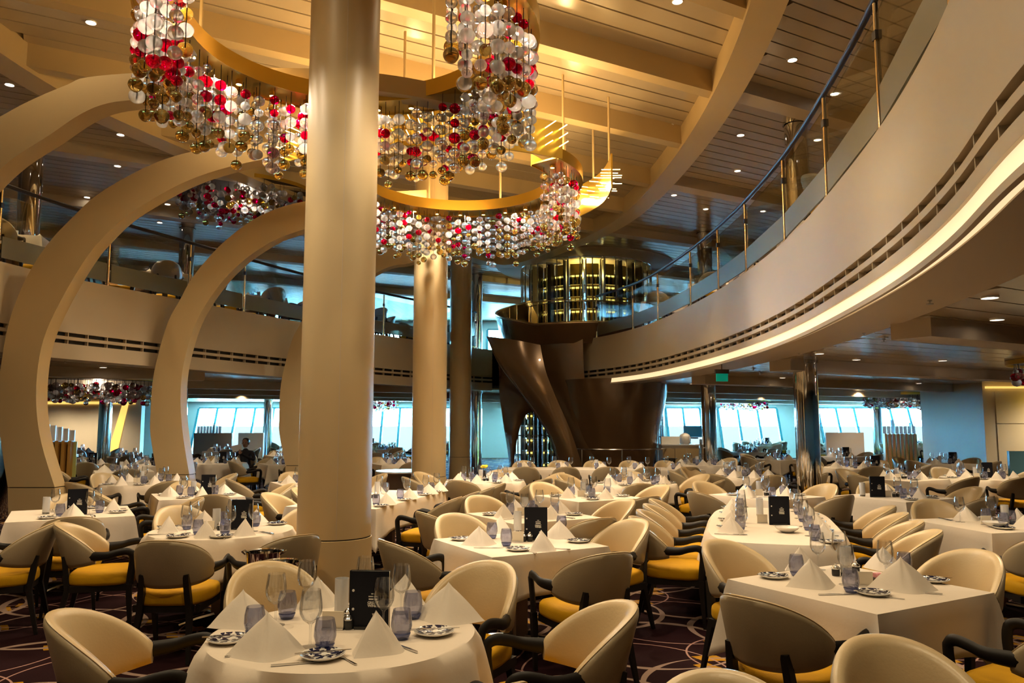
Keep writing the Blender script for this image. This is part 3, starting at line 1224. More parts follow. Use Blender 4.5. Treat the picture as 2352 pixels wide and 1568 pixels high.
wine_tower('wine_tower', 2.35, 24.6, 2.05, 3.80, 6.52, 150, 390, 'round glass wine tower on the balcony behind the bronze staircase',
           'dark wine bottle, %s shelf up, %s bay from the left, %s place, balcony wine tower', 'bottles in the upper wine tower',
           [(192, 1), (218, 1), (236, 1), (254, 1), (272, 1), (290, 1), (308, 1), (326, 1), (346, 1)])
wine_tower('wine_tower', 0.75, 23.6, 0.75, 0.0, 2.55, 150, 390, 'lower glass wine tower seen through the arch of the bronze staircase',
           'dark wine bottle, %s shelf up, %s bay, %s place, tower behind the bronze arch', 'bottles in the lower wine tower',
           [(235, 1), (270, 1), (305, 1)])
wine_tower('wine_tower', 3.75, 22.7, 0.6, 0.0, 2.5, 150, 390, 'slim glass wine tower right behind the bronze cup',
           'dark wine bottle, %s shelf up, %s bay, %s place, slim tower beside the bronze cup', 'bottles in the slim wine tower',
           [(270, 1), (310, 1)])
for (x, y, z, pw) in ((2.3, 23.4, 6.1, 60), (2.3, 23.4, 4.6, 60), (0.8, 23.3, 1.8, 20), (3.75, 22.5, 1.6, 12)):
    light('POINT', (x, y, z), pw, (1.0, 0.78, 0.22), name='wine_tower_lamp')
# ceiling disc over the tower
e = MB().lathe([(0, 0), (2.7, 0), (2.8, 0.08), (2.8, 0.13), (0, 0.13)], 64).build('ceiling_disc', 'beam_paint')
e.location = (2.3, 24.6, 6.50)
struct(e, 'round tan ceiling drum over the wine tower')


# ------------------------------------------------------------------ chandeliers
def bead(r, n=20, k=12, ridge=0.035, name='bead', material='bead_clear', cone=0.0):
    b = MB()
    prof = []
    for i in range(k + 1):
        a = -PI / 2 + PI * i / k
        rr = r * math.cos(a)
        z = r * 0.93 * math.sin(a)
        if cone and a < 0:
            z *= 1 + cone * (abs(math.sin(a)) ** 3)
        prof.append((max(0, rr) if 0 < i < k else 0, z))
    b.lathe(prof, n, mod=(lambda a: 1 + ridge * math.cos(a * 10)) if ridge else None)
    return b.mesh(name, material, smooth=80)


BM = {'c': bead(1.0, 40, 12, 0.03, material='bead_clear'), 'p': bead(1.0, 40, 12, 0.03, material='bead_pink'),
      'r': bead(1.0, 24, 12, 0.0, material='bead_red'), 'a': bead(1.0, 24, 12, 0.0, material='bead_amber', cone=0.18)}
BMlow = {k: bead(1.0, 10, 6, 0.0, material=m_) for k, m_ in (('c', 'bead_clear'), ('p', 'bead_pink'), ('r', 'bead_red'), ('a', 'bead_amber'))}


BMmid = {k: bead(1.0, 22, 8, 0.03 if k in 'cp' else 0.0, material=m_) for k, m_ in (('c', 'bead_clear'), ('p', 'bead_pink'), ('r', 'bead_red'), ('a', 'bead_amber'))}


def strand_plan(length, rng, r0, r1, tip=0.65):
    z = -0.07 - rng.random() * 0.10
    out = []
    while z > -length:
        r = r0 + (r1 - r0) * rng.random()
        q = rng.random()
        kind = 'r' if q < 0.17 else ('a' if q < 0.24 else ('p' if q < 0.45 else 'c'))
        out.append([z - r, r, kind])
        z -= 2 * r + 0.022 + rng.random() * 0.03
    if rng.random() < tip:
        out[-1][2] = 'a'
    return out


wire_mesh_cache = {}


def strands(root, spots, rng, r0, r1, limit, low=False, zoff=0.0):
    """spots: (x, y, length) in the root's frame; the first `limit` beads become sub-parts, the rest one stuff part per colour"""
    n = 0
    rest = {k: MB() for k in 'cpra'}
    wires = MB()
    for (x, y, ln) in spots:
        plan = strand_plan(ln, rng, r0, r1, 0.12 if low else 0.65)
        if n + len(plan) <= limit:
            key = round(-plan[-1][0], 1)
            if key not in wire_mesh_cache:
                wire_mesh_cache[key] = MB().tube([(0, 0, 0), (0, 0, -key)], 0.004, 5).mesh('strand', 'rail_dark')
            s = put('strand', wire_mesh_cache[key], root, (x, y, zoff))
            for z, r, kd in plan:
                put('bead', BM[kd], s, (0, 0, z), rz=rng.random() * 3, scale=(r, r, r))
                n += 1
        else:
            wires.tube([(x, y, zoff), (x, y, zoff + plan[-1][0])], 0.004, 4)
            for z, r, kd in plan:
                me = BMlow[kd] if low else BMmid[kd]
                Mx = Matrix.Translation((x, y, zoff + z)) @ Matrix.Scale(r, 4)
                rest[kd].add([v.co for v in me.vertices], [tuple(p.vertices) for p in me.polygons], Mx)
    if wires.v:
        o = wires.build('wires', 'rail_dark', root, recalc=False)
        o['kind'] = 'stuff'
    for kd, mb in rest.items():
        if mb.v:
            o = mb.build('beads', {'c': 'bead_clear', 'p': 'bead_pink', 'r': 'bead_red', 'a': 'bead_amber'}[kd], root, smooth=80, recalc=False)
            o['kind'] = 'stuff'


def arc_band(cx, cy, r, a0, a1, z0, z1, th, n=60):
    rows = []
    for k in range(n + 1):
        a = R(a0 + (a1 - a0) * k / n)
        c_, s_ = math.cos(a), math.sin(a)
        rows.append([(cx + r * c_, cy + r * s_, z0), (cx + (r + th) * c_, cy + (r + th) * s_, z0), (cx + (r + th) * c_, cy + (r + th) * s_, z1), (cx + r * c_, cy + r * s_, z1)])
    return MB().loft(rows, closed=True, cap=True)


def ring_chandelier(x, y, r_in, r_out, z, a0, a1, label, ln, limit, rng, step, rows_, rods=True, bias=None, br=(0.042, 0.066)):
    e = empty('ring_chandelier', (x, y, z))
    tag(e, label, 'chandelier')
    m = MB()
    rows = []
    n = 72
    for k in range(n + 1):
        a = R(a0 + (a1 - a0) * k / n)
        c_, s_ = math.cos(a), math.sin(a)
        rows.append([(r_in * c_, r_in * s_, 0), (r_out * c_, r_out * s_, 0), (r_out * c_, r_out * s_, 0.02), (r_in * c_, r_in * s_, 0.02)])
    m.loft(rows, closed=True, cap=True)
    m.build('mounting_plate', 'brass', e)
    arc_band(0, 0, r_out, a0, a1, -0.02, 0.15, 0.012).build('outer_band', 'brass', e)
    arc_band(0, 0, r_in - 0.012, a0, a1, -0.02, 0.15, 0.012).build('inner_band', 'brass', e)
    spots = []
    for q in range(rows_):
        rr = r_in + (r_out - r_in) * (q + 0.5) / rows_
        cnt = int(R(abs(a1 - a0)) * rr / step)
        for k in range(cnt):
            a = R(a0 + (a1 - a0) * (k + 0.5 * (q % 2) + rng.random() * 0.3) / cnt)
            l_ = ln(math.degrees(a) % 360, q) * (0.76 + 0.32 * rng.random())
            if l_ > 0.15:
                spots.append((rr * math.cos(a), rr * math.sin(a), l_))
    # nearest the camera first, as those show largest
    spots.sort(key=lambda s: (y + s[1]))
    strands(e, spots, rng, br[0], br[1], limit)
    # small spotlights in the plate
    for k in range(int(abs(a1 - a0) / 14)):
        a = R(a0 + (k + 0.5) * 14 * (1 if a1 > a0 else -1))
        rr = (r_in + r_out) / 2
        p = MB().lathe([(0.03, -0.045), (0.035, -0.045), (0.035, 0.0)], 14, Matrix.Translation((rr * math.cos(a), rr * math.sin(a), 0))).build('spot_can', 'brass', e)
        MB().lathe([(0, -0.035), (0.028, -0.035), (0.028, -0.03), (0, -0.03)], 14, Matrix.Translation((rr * math.cos(a), rr * math.sin(a), 0))).build('spot_lens', 'downlight_glow', p)
    # suspension rods
    for k in range(6):
        a = R(a0 + (a1 - a0) * (k + 0.5) / 6)
        rr = (r_in + r_out) / 2
        MB().tube([(rr * math.cos(a), rr * math.sin(a), 0.02), (rr * math.cos(a), rr * math.sin(a), 6.70 - z)], 0.018, 8).build('suspension_rod', 'cream_paint', e)
    return e


rng = random.Random(3)


def len1(a, q):
    # long all round the far half, tapering toward the camera side
    if 230 < a < 310:
        return 0.0
    return 0.84


c1 = ring_chandelier(-1.50, 6.75, 1.36, 1.74, 5.10, -58, 238, 'large glass-bead ring chandelier hanging around the thick column, nearest the camera', len1, 300, rng, 0.165, 3, br=(0.041, 0.065))
c2 = ring_chandelier(-0.80, 11.5, 1.40, 1.85, 5.22, -40, 220, 'second glass-bead ring chandelier, behind and below the nearest one', lambda a, q: 0.0 if 215 < a < 325 else 0.80, 300, rng, 0.17, 3, br=(0.038, 0.060))


# tall gold ribbon with light rods between the rings
def gold_ribbon(path, z0, z1, label, x, y, rodn, both=False, rlen=0.24):
    e = empty('gold_ribbon_light', (x, y, z0))
    tag(e, label, 'chandelier')
    P = [Vector((px - x, py - y, 0)) for px, py in path]
    P = [p for p in catmull([(p.x, p.y, 0) for p in P], 8)]
    rows = []
    for i, p in enumerate(P):
        t = (P[min(i + 1, len(P) - 1)] - P[max(i - 1, 0)]).normalized()
        nn = Vector((t.y, -t.x, 0)) * 0.012
        H = z1 - z0
        rows.append([p + nn, p - nn, p - nn + Vector((0, 0, H)), p + nn + Vector((0, 0, H))])
    MB().loft(rows, closed=True, cap=True).build('gold_band', 'brass', e)
    rng2 = random.Random(5)
    L = len(P) - 1
    for k in range(rodn):
        f = (k + rng2.random() * 0.6) / rodn * L
        i = min(int(f), L - 1)
        p = P[i].lerp(P[i + 1], f - i)
        t = (P[i + 1] - P[i]).normalized()
        nn = Vector((t.y, -t.x, 0))
        for s in ((1, -1) if both else (1,)):
            for j in range(3):
                z = (z1 - z0) * (0.14 + 0.72 * ((k * 0.37 + j / 3.0) % 1.0))
                a = p + nn * 0.01 * s
                b = p + nn * rlen * s * (0.8 + 0.4 * rng2.random())
                if both and j == 2:
                    continue
                MB().tube([(a.x, a.y, z), (b.x, b.y, z)], 0.0065, 6).build('light_rod', 'rod_glow', e)
    for i in (L // 6, L // 2, 5 * L // 6):
        p = P[i]
        MB().tube([(p.x, p.y, z1 - z0), (p.x, p.y, 6.70 - z0)], 0.018, 8).build('suspension_rod', 'cream_paint', e)
    return e


pr = [(-1.1 + 3.3 * math.cos(R(a)), 13.0 + 3.3 * math.sin(R(a))) for a in (232, 240, 250, 260, 270, 280, 290, 302.5)]
gold_ribbon(pr[::1], 5.17, 5.66, 'tall curved gold ribbon light with short glowing rods between the two bead rings', -1.1, 9.9, 26)
gold_ribbon([(1.50, 11.45), (1.50, 11.9), (1.43, 12.4), (1.25, 12.9), (0.98, 13.35), (0.6, 13.75)], 5.15, 5.68, 'gold ribbon light ending in a vertical edge with rods on both sides', 1.3, 12.5, 13, both=True, rlen=0.14)
gold_ribbon([(-1.9, 5.2), (-2.9, 5.6), (-3.25, 5.85), (-3.36, 6.05)], 5.30, 5.62, 'end of a gold ribbon light with one glowing rod at the top left edge', -2.9, 5.6, 4)


def disc_chandelier(x, y, r, z, label, drop, limit, ry=None, group=None):
    e = empty('disc_chandelier', (x, y, z))
    tag(e, label, 'chandelier', group)
    m = MB().lathe([(0, 0.0), (r, 0.0), (r, 0.035), (0, 0.035)], 48)
    m.build('mirror_plate', 'rail_dark', e)
    MB().lathe([(r, -0.04), (r + 0.012, -0.04), (r + 0.012, 0.035), (r, 0.035)], 48).build('rim_band', 'brass', e)
    rg = random.Random(int(abs(x * 10 + y)))
    sp = []
    for k in range(int(150 * r * r / 1.7)):
        a = rg.random() * 2 * PI
        q = math.sqrt(rg.random()) * (r - 0.08)
        sp.append((q * math.cos(a), q * math.sin(a), drop * (0.7 + 0.4 * rg.random())))
    sp.sort(key=lambda s: s[1])
    strands(e, sp, rg, 0.045, 0.075, limit, low=True)
    light('POINT', (x, y, z - 0.10), 30 if z > 5 else 14, (1.0, 0.84, 0.66), name='disc_chandelier_lamp')
    if z > 5:
        MB().lathe([(0.10, 0.035), (0.10, Z_UP - z)], 20).build('ceiling_stem', 'rail_dark', e)
    return e


disc_chandelier(-5.6, 16.1, 1.45, 6.42, 'flat round bead chandelier under the upper ceiling, above the left railing', 0.40, 120)
disc_chandelier(-9.3, 17.6, 1.35, 2.60, 'flat round bead chandelier under the left balcony', 0.42, 120)
disc_chandelier(9.0, 12.2, 1.1, 2.605, 'flat round bead chandelier at the right edge under the balcony', 0.30, 90)
disc_chandelier(13.4, 27.0, 1.3, 2.605, 'wide flat bead chandelier before the windows at the far right', 0.40, 60)
disc_chandelier(10.2, 34.5, 1.1, 2.605, 'small flat bead chandelier before the windows beside the polished column', 0.36, 40)
disc_chandelier(-5.4, 31.0, 1.0, 2.605, 'small flat bead chandelier seen between the thick and second cream columns', 0.40, 40)
# chandelier lamps
for k in range(9):
    a = R(-40 + 260 * k / 8)
    for cx_, cy_, rr_, z_ in ((-1.5, 6.75, 1.55, 5.08), (-0.8, 11.5, 1.62, 5.22)):
        light('SPOT', (cx_ + rr_ * math.cos(a), cy_ + rr_ * math.sin(a), z_ - 0.05), P_CHAND * 4.5, (1.0, 0.84, 0.62), name='ring_lamp_light', soft=0.03, angle=150)
        light('POINT', (cx_ + rr_ * math.cos(a), cy_ + rr_ * math.sin(a), z_ + 0.10), P_CHAND * 0.5, GOLD, name='ring_up_light', soft=0.03)
for a in range(236, 304, 11):
    light('POINT', (-1.1 + 3.12 * math.cos(R(a)), 13 + 2.9 * math.sin(R(a)), 5.45), P_CHAND * 0.6, GOLD, name='ribbon_lamp_light', soft=0.05)
for (x, y) in ((1.3, 12.2), (1.1, 13.0)):
    light('POINT', (x, y, 5.4), P_CHAND * 0.5, GOLD, name='ribbon_lamp_light', soft=0.05)


# ------------------------------------------------------------------ downlights and added fill spots
DLT = None


def downlight(x, y, z, power, angle=130, seen=True, lamp=True, glow='downlight_glow'):
    global DLT
    if seen:
        if DLT is None:
            a = MB().lathe([(0.050, 0.012), (0.062, -0.006), (0.066, 0.0), (0.066, 0.012)], 20).mesh('trim_ring', 'porcelain')
            b = MB().lathe([(0, 0.006), (0.050, 0.006), (0.050, 0.012)], 20).mesh('lens', glow)
            DLT = (a, b)
        e = empty('ceiling_downlight', (x, y, z - 0.012))
        put('trim_ring', DLT[0], e)
        put('lens', DLT[1], e)
        up = z > 5
        side = 'right' if x > -1 else 'left'
        tag(e, 'small round warm downlight in the %s ceiling planks' % ('upper' if up else 'lower'), 'ceiling light', 'downlights in the %s ceiling' % ('upper' if up else 'lower'))
    if lamp:
        light('SPOT', (x, y, z - 0.04), power, DOWN, angle=angle, name='downlight_or_fill_lamp')


seen_up = [(1820, 136), (1917, 214), (1701, 309), (1877, 320), (1694, 391), (1752, 484), (1621, 479), (1427, 494), (1548, 447), (209, 50), (22, 193), (277, 308), (270, 380), (428, 352), (605, 430), (200, 452), (265, 440), (385, 468), (1540, 287), (367, 510), (1090, 670), (900, 665), (1162, 640)]
for i, (px, py) in enumerate(seen_up):
    p = atz(px, py, Z_UP)
    q = Vector((p.x, p.y))
    z = Z_UP + 0.12 if inside(q, RING2) else Z_UP
    p = atz(px, py, z)
    downlight(p.x, p.y, z, P_SPOT_UP * 0.55, lamp=(i % 2 == 0))
seen_low = [(2273, 680), (2290, 731), (1882, 810), (1967, 824), (2165, 826), (1725, 872), (1797, 866), (2110, 879), (237, 842), (2240, 760), (1590, 880), (560, 880), (2330, 840)]
for i, (px, py) in enumerate(seen_low):
    p = atz(px, py, Z_LOW)
    downlight(p.x, p.y, Z_LOW, P_SPOT_LOW, lamp=(i % 2 == 0))
# lamps of the atrium ceiling that light the tables under the opening
for x, y in [(-4.8, 3.5), (-2.4, 1.5), (0.6, 1.8), (-4.8, 7.6), (1.3, 5.0), (2.0, 9.0), (-3.6, 10.2), (0.4, 8.3), (-3.8, 13.8), (1.6, 15.6), (-1.6, 16.6), (-0.2, 5.0), (-2.5, 4.5)]:
    downlight(x, y, Z_UP + 0.12, P_SPOT_UP, seen=inframe(x, y, Z_UP + 0.1, 0))
for x, y in [(5.0, 4.5), (6.5, 8.0), (9.5, 9.5), (7.0, 12.0), (5.8, 16.0), (9.0, 15.5), (12.5, 16.5), (7.5, 21.0), (12.0, 23.0), (4.0, 26.0), (9.0, 28.0), (17.0, 27), (-9.5, 10.5), (-9.8, 14.5), (-7.6, 17.5), (-12.0, 18.0),
             (-6.5, 21.5), (-10.5, 22.5), (-3.5, 24.0), (-15.0, 26.5), (-8.0, 28.0), (-3.0, 29.5), (1.0, 29.5), (-16, 21), (-17.2, 29.4), (-15.6, 29.2), (-10.2, 26.6), (-9.2, 26.8), (11.0, 24.6), (13.4, 18.4), (14.6, 18.4), (12.2, 17.8 - 2.0)]:  # last entries are unseen fill added for end wall, partitions and block
    downlight(x, y, Z_LOW, P_SPOT_LOW, seen=False)
for x, y in [(-17.6, 29.7), (-16.2, 29.7), (-10.0, 26.9), (-9.2, 27.1), (13.4, 18.5), (11.0, 24.7)]:  # unseen fill spots added to brighten the end wall, partitions and block
    downlight(x, y, Z_LOW, P_SPOT_LOW * 2.5, angle=150, seen=False)
for x, y in [(5.2, 6.5), (6.5, 11.0), (5.4, 15.5), (7.2, 20.5), (-9.5, 12.0), (-8.3, 16.5), (-6.5, 21.0), (-2.5, 25.5), (2.0, 27.5), (9.5, 26), (-11, 26)]:
    downlight(x, y, Z_UP, P_SPOT_UP * 1.2, seen=False)

def number_by_photo(name, text, group=None):
    rows_ = sorted(((proj(*o.location)[0], o) for o in list(bpy.data.objects) if o.parent is None and o.name.split('.')[0] == name and (group is None or o.get('group') == group)), key=lambda t: t[0])
    T_ = ['first', 'second', 'third', 'fourth', 'fifth', 'sixth', 'seventh', 'eighth', 'ninth', 'tenth', 'eleventh', 'twelfth', 'thirteenth', 'fourteenth', 'fifteenth', 'sixteenth', 'seventeenth', 'eighteenth', 'nineteenth',
          'twentieth', 'twenty-first', 'twenty-second', 'twenty-third', 'twenty-fourth', 'twenty-fifth', 'twenty-sixth', 'twenty-seventh', 'twenty-eighth', 'twenty-ninth', 'thirtieth']
    for i, (_, o) in enumerate(rows_):
        o['label'] = text % T_[i]


number_by_photo('ceiling_downlight', 'small round downlight in the upper ceiling, %s from the photo left edge', 'downlights in the upper ceiling')
number_by_photo('ceiling_downlight', 'small round downlight in the lower ceiling, %s from the photo left edge', 'downlights in the lower ceiling')

# sprinkler heads and a ceiling speaker dome
for i, (px, py) in enumerate([(2135, 683), (1984, 760), (2030, 775), (1835, 807), (1730, 845), (150, 826), (1745, 855), (430, 852)]):
    p = atz(px, py, Z_LOW)
    e = empty('sprinkler_head', (p.x, p.y, Z_LOW))
    MB().lathe([(0.05, 0), (0.05, -0.008), (0.018, -0.012), (0.018, -0.03), (0, -0.03)], 16).build('escutcheon', 'steel', e)
    MB().lathe([(0.0, -0.055), (0.028, -0.055), (0.028, -0.05), (0.006, -0.048), (0.006, -0.03)], 12).build('deflector', 'steel', e)
    tag(e, 'small metal sprinkler head on the lower ceiling planks', 'sprinkler', 'sprinkler heads on the lower ceiling')
number_by_photo('sprinkler_head', 'small metal sprinkler head on the lower ceiling, %s from the photo left edge')
# green escape sign hanging under the ceiling
p = atz(1658, 853, 2.50)
e = empty('exit_sign', (p.x, p.y, 2.40), R(10))
tag(e, 'small green escape route sign hanging below the balcony ceiling', 'sign')
MB().box((0, 0, 0.0), (0.20, 0.03, 0.13)).build('sign_box', 'green_sign', e, smooth=0)
MB().box((0, 0, 0.10), (0.24, 0.04, 0.07)).build('bracket', 'rail_dark', e, smooth=0)
MB().tube([(0, 0, 0.13), (0, 0, 0.33)], 0.008, 6).build('hanger', 'rail_dark', e)


# ------------------------------------------------------------------ dining chair (faces +y, base at the floor)
def chair_proto():
    root = empty('dining_chair', (0, 0, -50))
    NT, TH = 28, 0.055

    def back_pt(t, z, out):
        """t -1..1 round the tub, out = distance outwards from the middle surface"""
        ph = t * R(88)
        lean = 0.04 + (z - 0.5) * 0.30
        a = 0.236 + lean * 0.22 + out
        b = 0.215 + lean + out
        return Vector((a * math.sin(ph), -b * math.cos(ph) - 0.01, z))

    def top(t):
        t = abs(t)
        return 0.845 - 0.215 * t ** 2.3

    def bot(t):
        return 0.505 + 0.045 * abs(t) ** 2.5
    rows = []
    for i in range(NT + 1):
        t = -1 + 2 * i / NT
        zt, zb = top(t), bot(t)
        endk = 1 - max(0, (abs(t) - 0.9) / 0.1) * 0.35
        row = []
        h = TH / 2 * endk
        steps = [(-h, zb + 0.03), (-h * 0.7, zb + 0.006), (0, zb), (h * 0.7, zb + 0.006), (h, zb + 0.03), (h, (zt + zb) / 2), (h, zt - 0.03), (h * 0.72, zt - 0.008), (0, zt), (-h * 0.72, zt - 0.008), (-h, zt - 0.03), (-h, (zt + zb) / 2)]
        for o_, z in steps:
            row.append(back_pt(t, z, o_))
        rows.append(row)
    MB().loft(rows, closed=True, cap=True).build('backrest', 'leather_back_shaded', root, smooth=60)
    # padded inner face that rolls over the rim
    rows = []
    for i in range(NT + 1):
        t = -1 + 2 * i / NT
        zt, zb = top(t), bot(t)
        hh = TH / 2
        puff = 0.014 * math.cos(t * PI / 2 * 0.95)
        row = []
        for o_, z in ((0.008, zb - 0.003), (-hh * 0.7, zb + 0.002), (-hh - 0.004, zb + 0.03)):
            row.append(back_pt(t, z, o_))
        for k in range(1, 6):
            f = k / 6
            row.append(back_pt(t, zb + 0.03 + (zt - zb - 0.06) * f, -hh - 0.004 - puff * math.sin(PI * f)))
        for o_, z in ((-hh - 0.004, zt - 0.03), (-hh * 0.75, zt - 0.004), (0.0, zt + 0.004), (0.012, zt + 0.002), (0.010, zt - 0.02), (-0.01, zt - 0.04), (-0.01, zb + 0.04)):
            row.append(back_pt(t, z, o_))
        rows.append(row)
    MB().loft(rows, closed=True, cap=True).build('backrest_pad', 'leather_pad', root, smooth=60)
    # seat: rounded cushion with a welt
    rows = []
    for z, k in ((0.375, 0.93), (0.385, 0.985), (0.40, 1.0), (0.435, 1.0), (0.455, 0.985), (0.468, 0.94), (0.476, 0.84), (0.480, 0.6), (0.482, 0.2)):
        row = []
        for i in range(32):
            a = 2 * PI * i / 32
            e_ = 0.42
            cx = math.copysign(abs(math.cos(a)) ** e_, math.cos(a))
            cy = math.copysign(abs(math.sin(a)) ** e_, math.sin(a))
            wx = 0.255 - 0.03 * (cy < 0) * abs(cy)
            row.append((cx * wx * k, cy * 0.245 * k + 0.01, z))
        rows.append(row)
    MB().loft(rows, closed=True, cap=True).build('seat', 'yellow_fabric', root, smooth=50)
    m = MB()
    for c, d in (((0, 0.225, 0.355), (0.44, 0.03, 0.05)), ((0, -0.205, 0.355), (0.38, 0.03, 0.05)), ((0.218, 0.01, 0.355), (0.03, 0.42, 0.05)), ((-0.218, 0.01, 0.355), (0.03, 0.42, 0.05))):
        m.box(c, d)
    m.build('seat_rail', 'dark_wood', root, smooth=0)
    for s in (-1, 1):
        m = MB().tube([(s * 0.262, 0.235, 0.385), (s * 0.258, 0.232, 0.30), (s * 0.240, 0.250, 0.0)], [0.029, 0.028, 0.017], 4)
        m.build('leg', 'dark_wood', root, smooth=30)
        m = MB().tube([(s * 0.150, -0.262, 0.60), (s * 0.158, -0.242, 0.47), (s * 0.170, -0.225, 0.34), (s * 0.200, -0.300, 0.0)], [0.026, 0.029, 0.029, 0.017], 4)
        m.build('leg', 'dark_wood', root, smooth=30)
    for s in (-1, 1):
        p0 = back_pt(s * 0.97, 0.60, 0.0)
        pts = [(p0.x, p0.y - 0.02, 0.605), (s * 0.292, 0.06, 0.612), (s * 0.292, 0.14, 0.632), (s * 0.286, 0.205, 0.640), (s * 0.276, 0.243, 0.618), (s * 0.268, 0.250, 0.56), (s * 0.263, 0.240, 0.46), (s * 0.262, 0.235, 0.385)]
        sm = catmull(pts, 4)
        rr = [0.034 - 0.010 * min(1, k / 6) if k < 6 else 0.024 for k in range(len(sm))]
        MB().tube(sm, rr, 8, flat=(0.72, 1.15)).build('armrest', 'dark_wood', root, smooth=50)
    remember(root)
    return root


CHAIR = chair_proto()
CH_USED = [False]


def chair(x, y, face, label, group, z=0.0):
    """face: direction (degrees from +x) that the sitter looks"""
    rz = R(face - 90)
    if not CH_USED[0]:
        CH_USED[0] = True
        CHAIR.location = (x, y, z)
        CHAIR.rotation_euler = (0, 0, rz)
        tag(CHAIR, label, 'chair', group)
        CH_FIRST.append(CHAIR)
        return CHAIR
    return clone(CHAIR, (x, y, z), rz, label, 'chair', group)


CH_FIRST = []


# ------------------------------------------------------------------ tables
def table_proto_square(w_, name='dining_table'):
    root = empty(name, (0, 0, -50))
    MB().box((0, 0, 0.722), (w_, w_, 0.03)).build('table_top', 'dark_wood', root, smooth=0)
    table_foot(root)
    remember(root)
    return root


def table_foot(root, x=0.0):
    MB().box((x, 0, 0.37), (0.10, 0.10, 0.66)).build('pedestal', 'brushed_brown', root, smooth=0)
    MB().box((x, 0, 0.70), (0.40, 0.40, 0.014)).build('mounting_plate', 'brushed_brown', root, smooth=0)
    for a in (45, 135, 225, 315):
        c_, s_ = math.cos(R(a)), math.sin(R(a))
        MB().tube([(x + c_ * 0.04, s_ * 0.04, 0.06), (x + c_ * 0.20, s_ * 0.20, 0.045), (x + c_ * 0.34, s_ * 0.34, 0.018)], [0.024, 0.02, 0.016], 8).build('foot', 'steel', root)


def table_proto_round(r):
    root = empty('dining_table', (0, 0, -50))
    MB().lathe([(0, 0.707), (r, 0.707), (r, 0.737), (0, 0.737)], 40).build('table_top', 'dark_wood', root)
    table_foot(root)
    remember(root)
    return root


ZT = 0.745       # upper side of the cloth


def outline_round(r):
    return lambda a: Vector((r * math.cos(a), r * math.sin(a)))


def outline_rect(hx, hy, cr=0.015):
    def f(a):
        c_, s_ = math.cos(a), math.sin(a)
        k = min((hx / abs(c_)) if abs(c_) > 1e-6 else 1e9, (hy / abs(s_)) if abs(s_) > 1e-6 else 1e9)
        return Vector((c_ * k, s_ * k))
    return f


def outline_stadium(hx, hy):
    # long in x, round ends
    def f(a):
        n = 4.0
        c_, s_ = math.cos(a), math.sin(a)
        k = (abs(c_ / hx) ** n + abs(s_ / hy) ** n) ** (-1 / n)
        # rounder ends
        return Vector((c_ * k, s_ * k))
    return f


def cloth(kind, hx, hy, seed=0, drop=0.27, corner=0.17):
    rg = random.Random(seed)
    m = MB()
    # parameter angles: denser at the corners
    if kind == 'rect':
        pts = []
        n = 10
        cs = [(hx, hy), (-hx, hy), (-hx, -hy), (hx, -hy)]
        for i in range(4):
            a, b = Vector(cs[i]), Vector(cs[(i + 1) % 4])
            for k in range(n * 2):
                f = k / (n * 2)
                f = 0.5 - 0.5 * math.cos(PI * f)
                pts.append((a.lerp(b, f), min(f, 1 - f) * (b - a).length, (b - a).normalized()))
    else:
        f_ = outline_round(hx) if kind == 'round' else outline_stadium(hx, hy)
        n = 96
        P = [f_(2 * PI * i / n) for i in range(n)]
        pts = [(P[i], None, (P[(i + 1) % n] - P[i - 1]).normalized()) for i in range(n)]
    ph1, ph2 = rg.random() * 6, rg.random() * 6
    NR = 9
    top = []
    rows = []
    n = len(pts)
    for i, (p, cd, t) in enumerate(pts):
        nn = Vector((t.y, -t.x))
        if kind == 'rect':
            cdir = p.normalized()
            ck = math.exp(-(cd / 0.085) ** 2)
            dz = drop + corner * math.exp(-cd / 0.13) + 0.008 * math.sin(i * 0.9 + ph1)
            outn = (nn * (1 - ck) + cdir * ck)
            wob = 0.008 * math.sin(cd * 14 + ph2)
        else:
            a = 2 * PI * i / n
            dz = drop + corner * 0.75 * abs(math.cos(2 * a + ph1 * 0)) ** 3 + 0.01 * math.sin(7 * a + ph1)
            outn = nn
            flare = 0.060 + 0.058 * math.sin(8 * a + ph1 + 0.8 * math.sin(3 * a)) * (0.75 + 0.25 * math.sin(2 * a + ph2)) + 0.014 * math.sin(15 * a + ph2)
            wob = 0
        row = [(p.x * 0.02, p.y * 0.02, ZT), (p.x * 0.5, p.y * 0.5, ZT), (p.x * 0.97, p.y * 0.97, ZT), (p.x, p.y, ZT - 0.002)]
        for k in range(1, NR):
            f = k / (NR - 1)
            if kind == 'rect':
                flare = 0.012 + 0.11 * math.exp(-(cd / (0.008 + 0.045 * f)) ** 2) - 0.035 * math.exp(-((cd - (0.02 + 0.085 * f)) / (0.015 + 0.035 * f)) ** 2)
            off = (0.010 + flare * f ** (1.1 if kind == 'rect' else 0.7) + wob * f)
            q = p + outn * off
            row.append((q.x, q.y, ZT - 0.006 - dz * f))
        rows.append(row)
    rows.append(rows[0])
    m.loft(rows)
    cp = [r[0] for r in rows[:-1]]
    m.add(cp, [tuple(range(len(cp)))])
    me = m.mesh('tablecloth', 'linen', smooth=50)
    import bmesh
    bm = bmesh.new()
    bm.from_mesh(me)
    bmesh.ops.remove_doubles(bm, verts=bm.verts, dist=1e-5)
    bmesh.ops.recalc_face_normals(bm, faces=bm.faces)
    g = bmesh.ops.solidify(bm, geom=bm.faces[:], thickness=0.003)
    bm.to_mesh(me)
    bm.free()
    return me


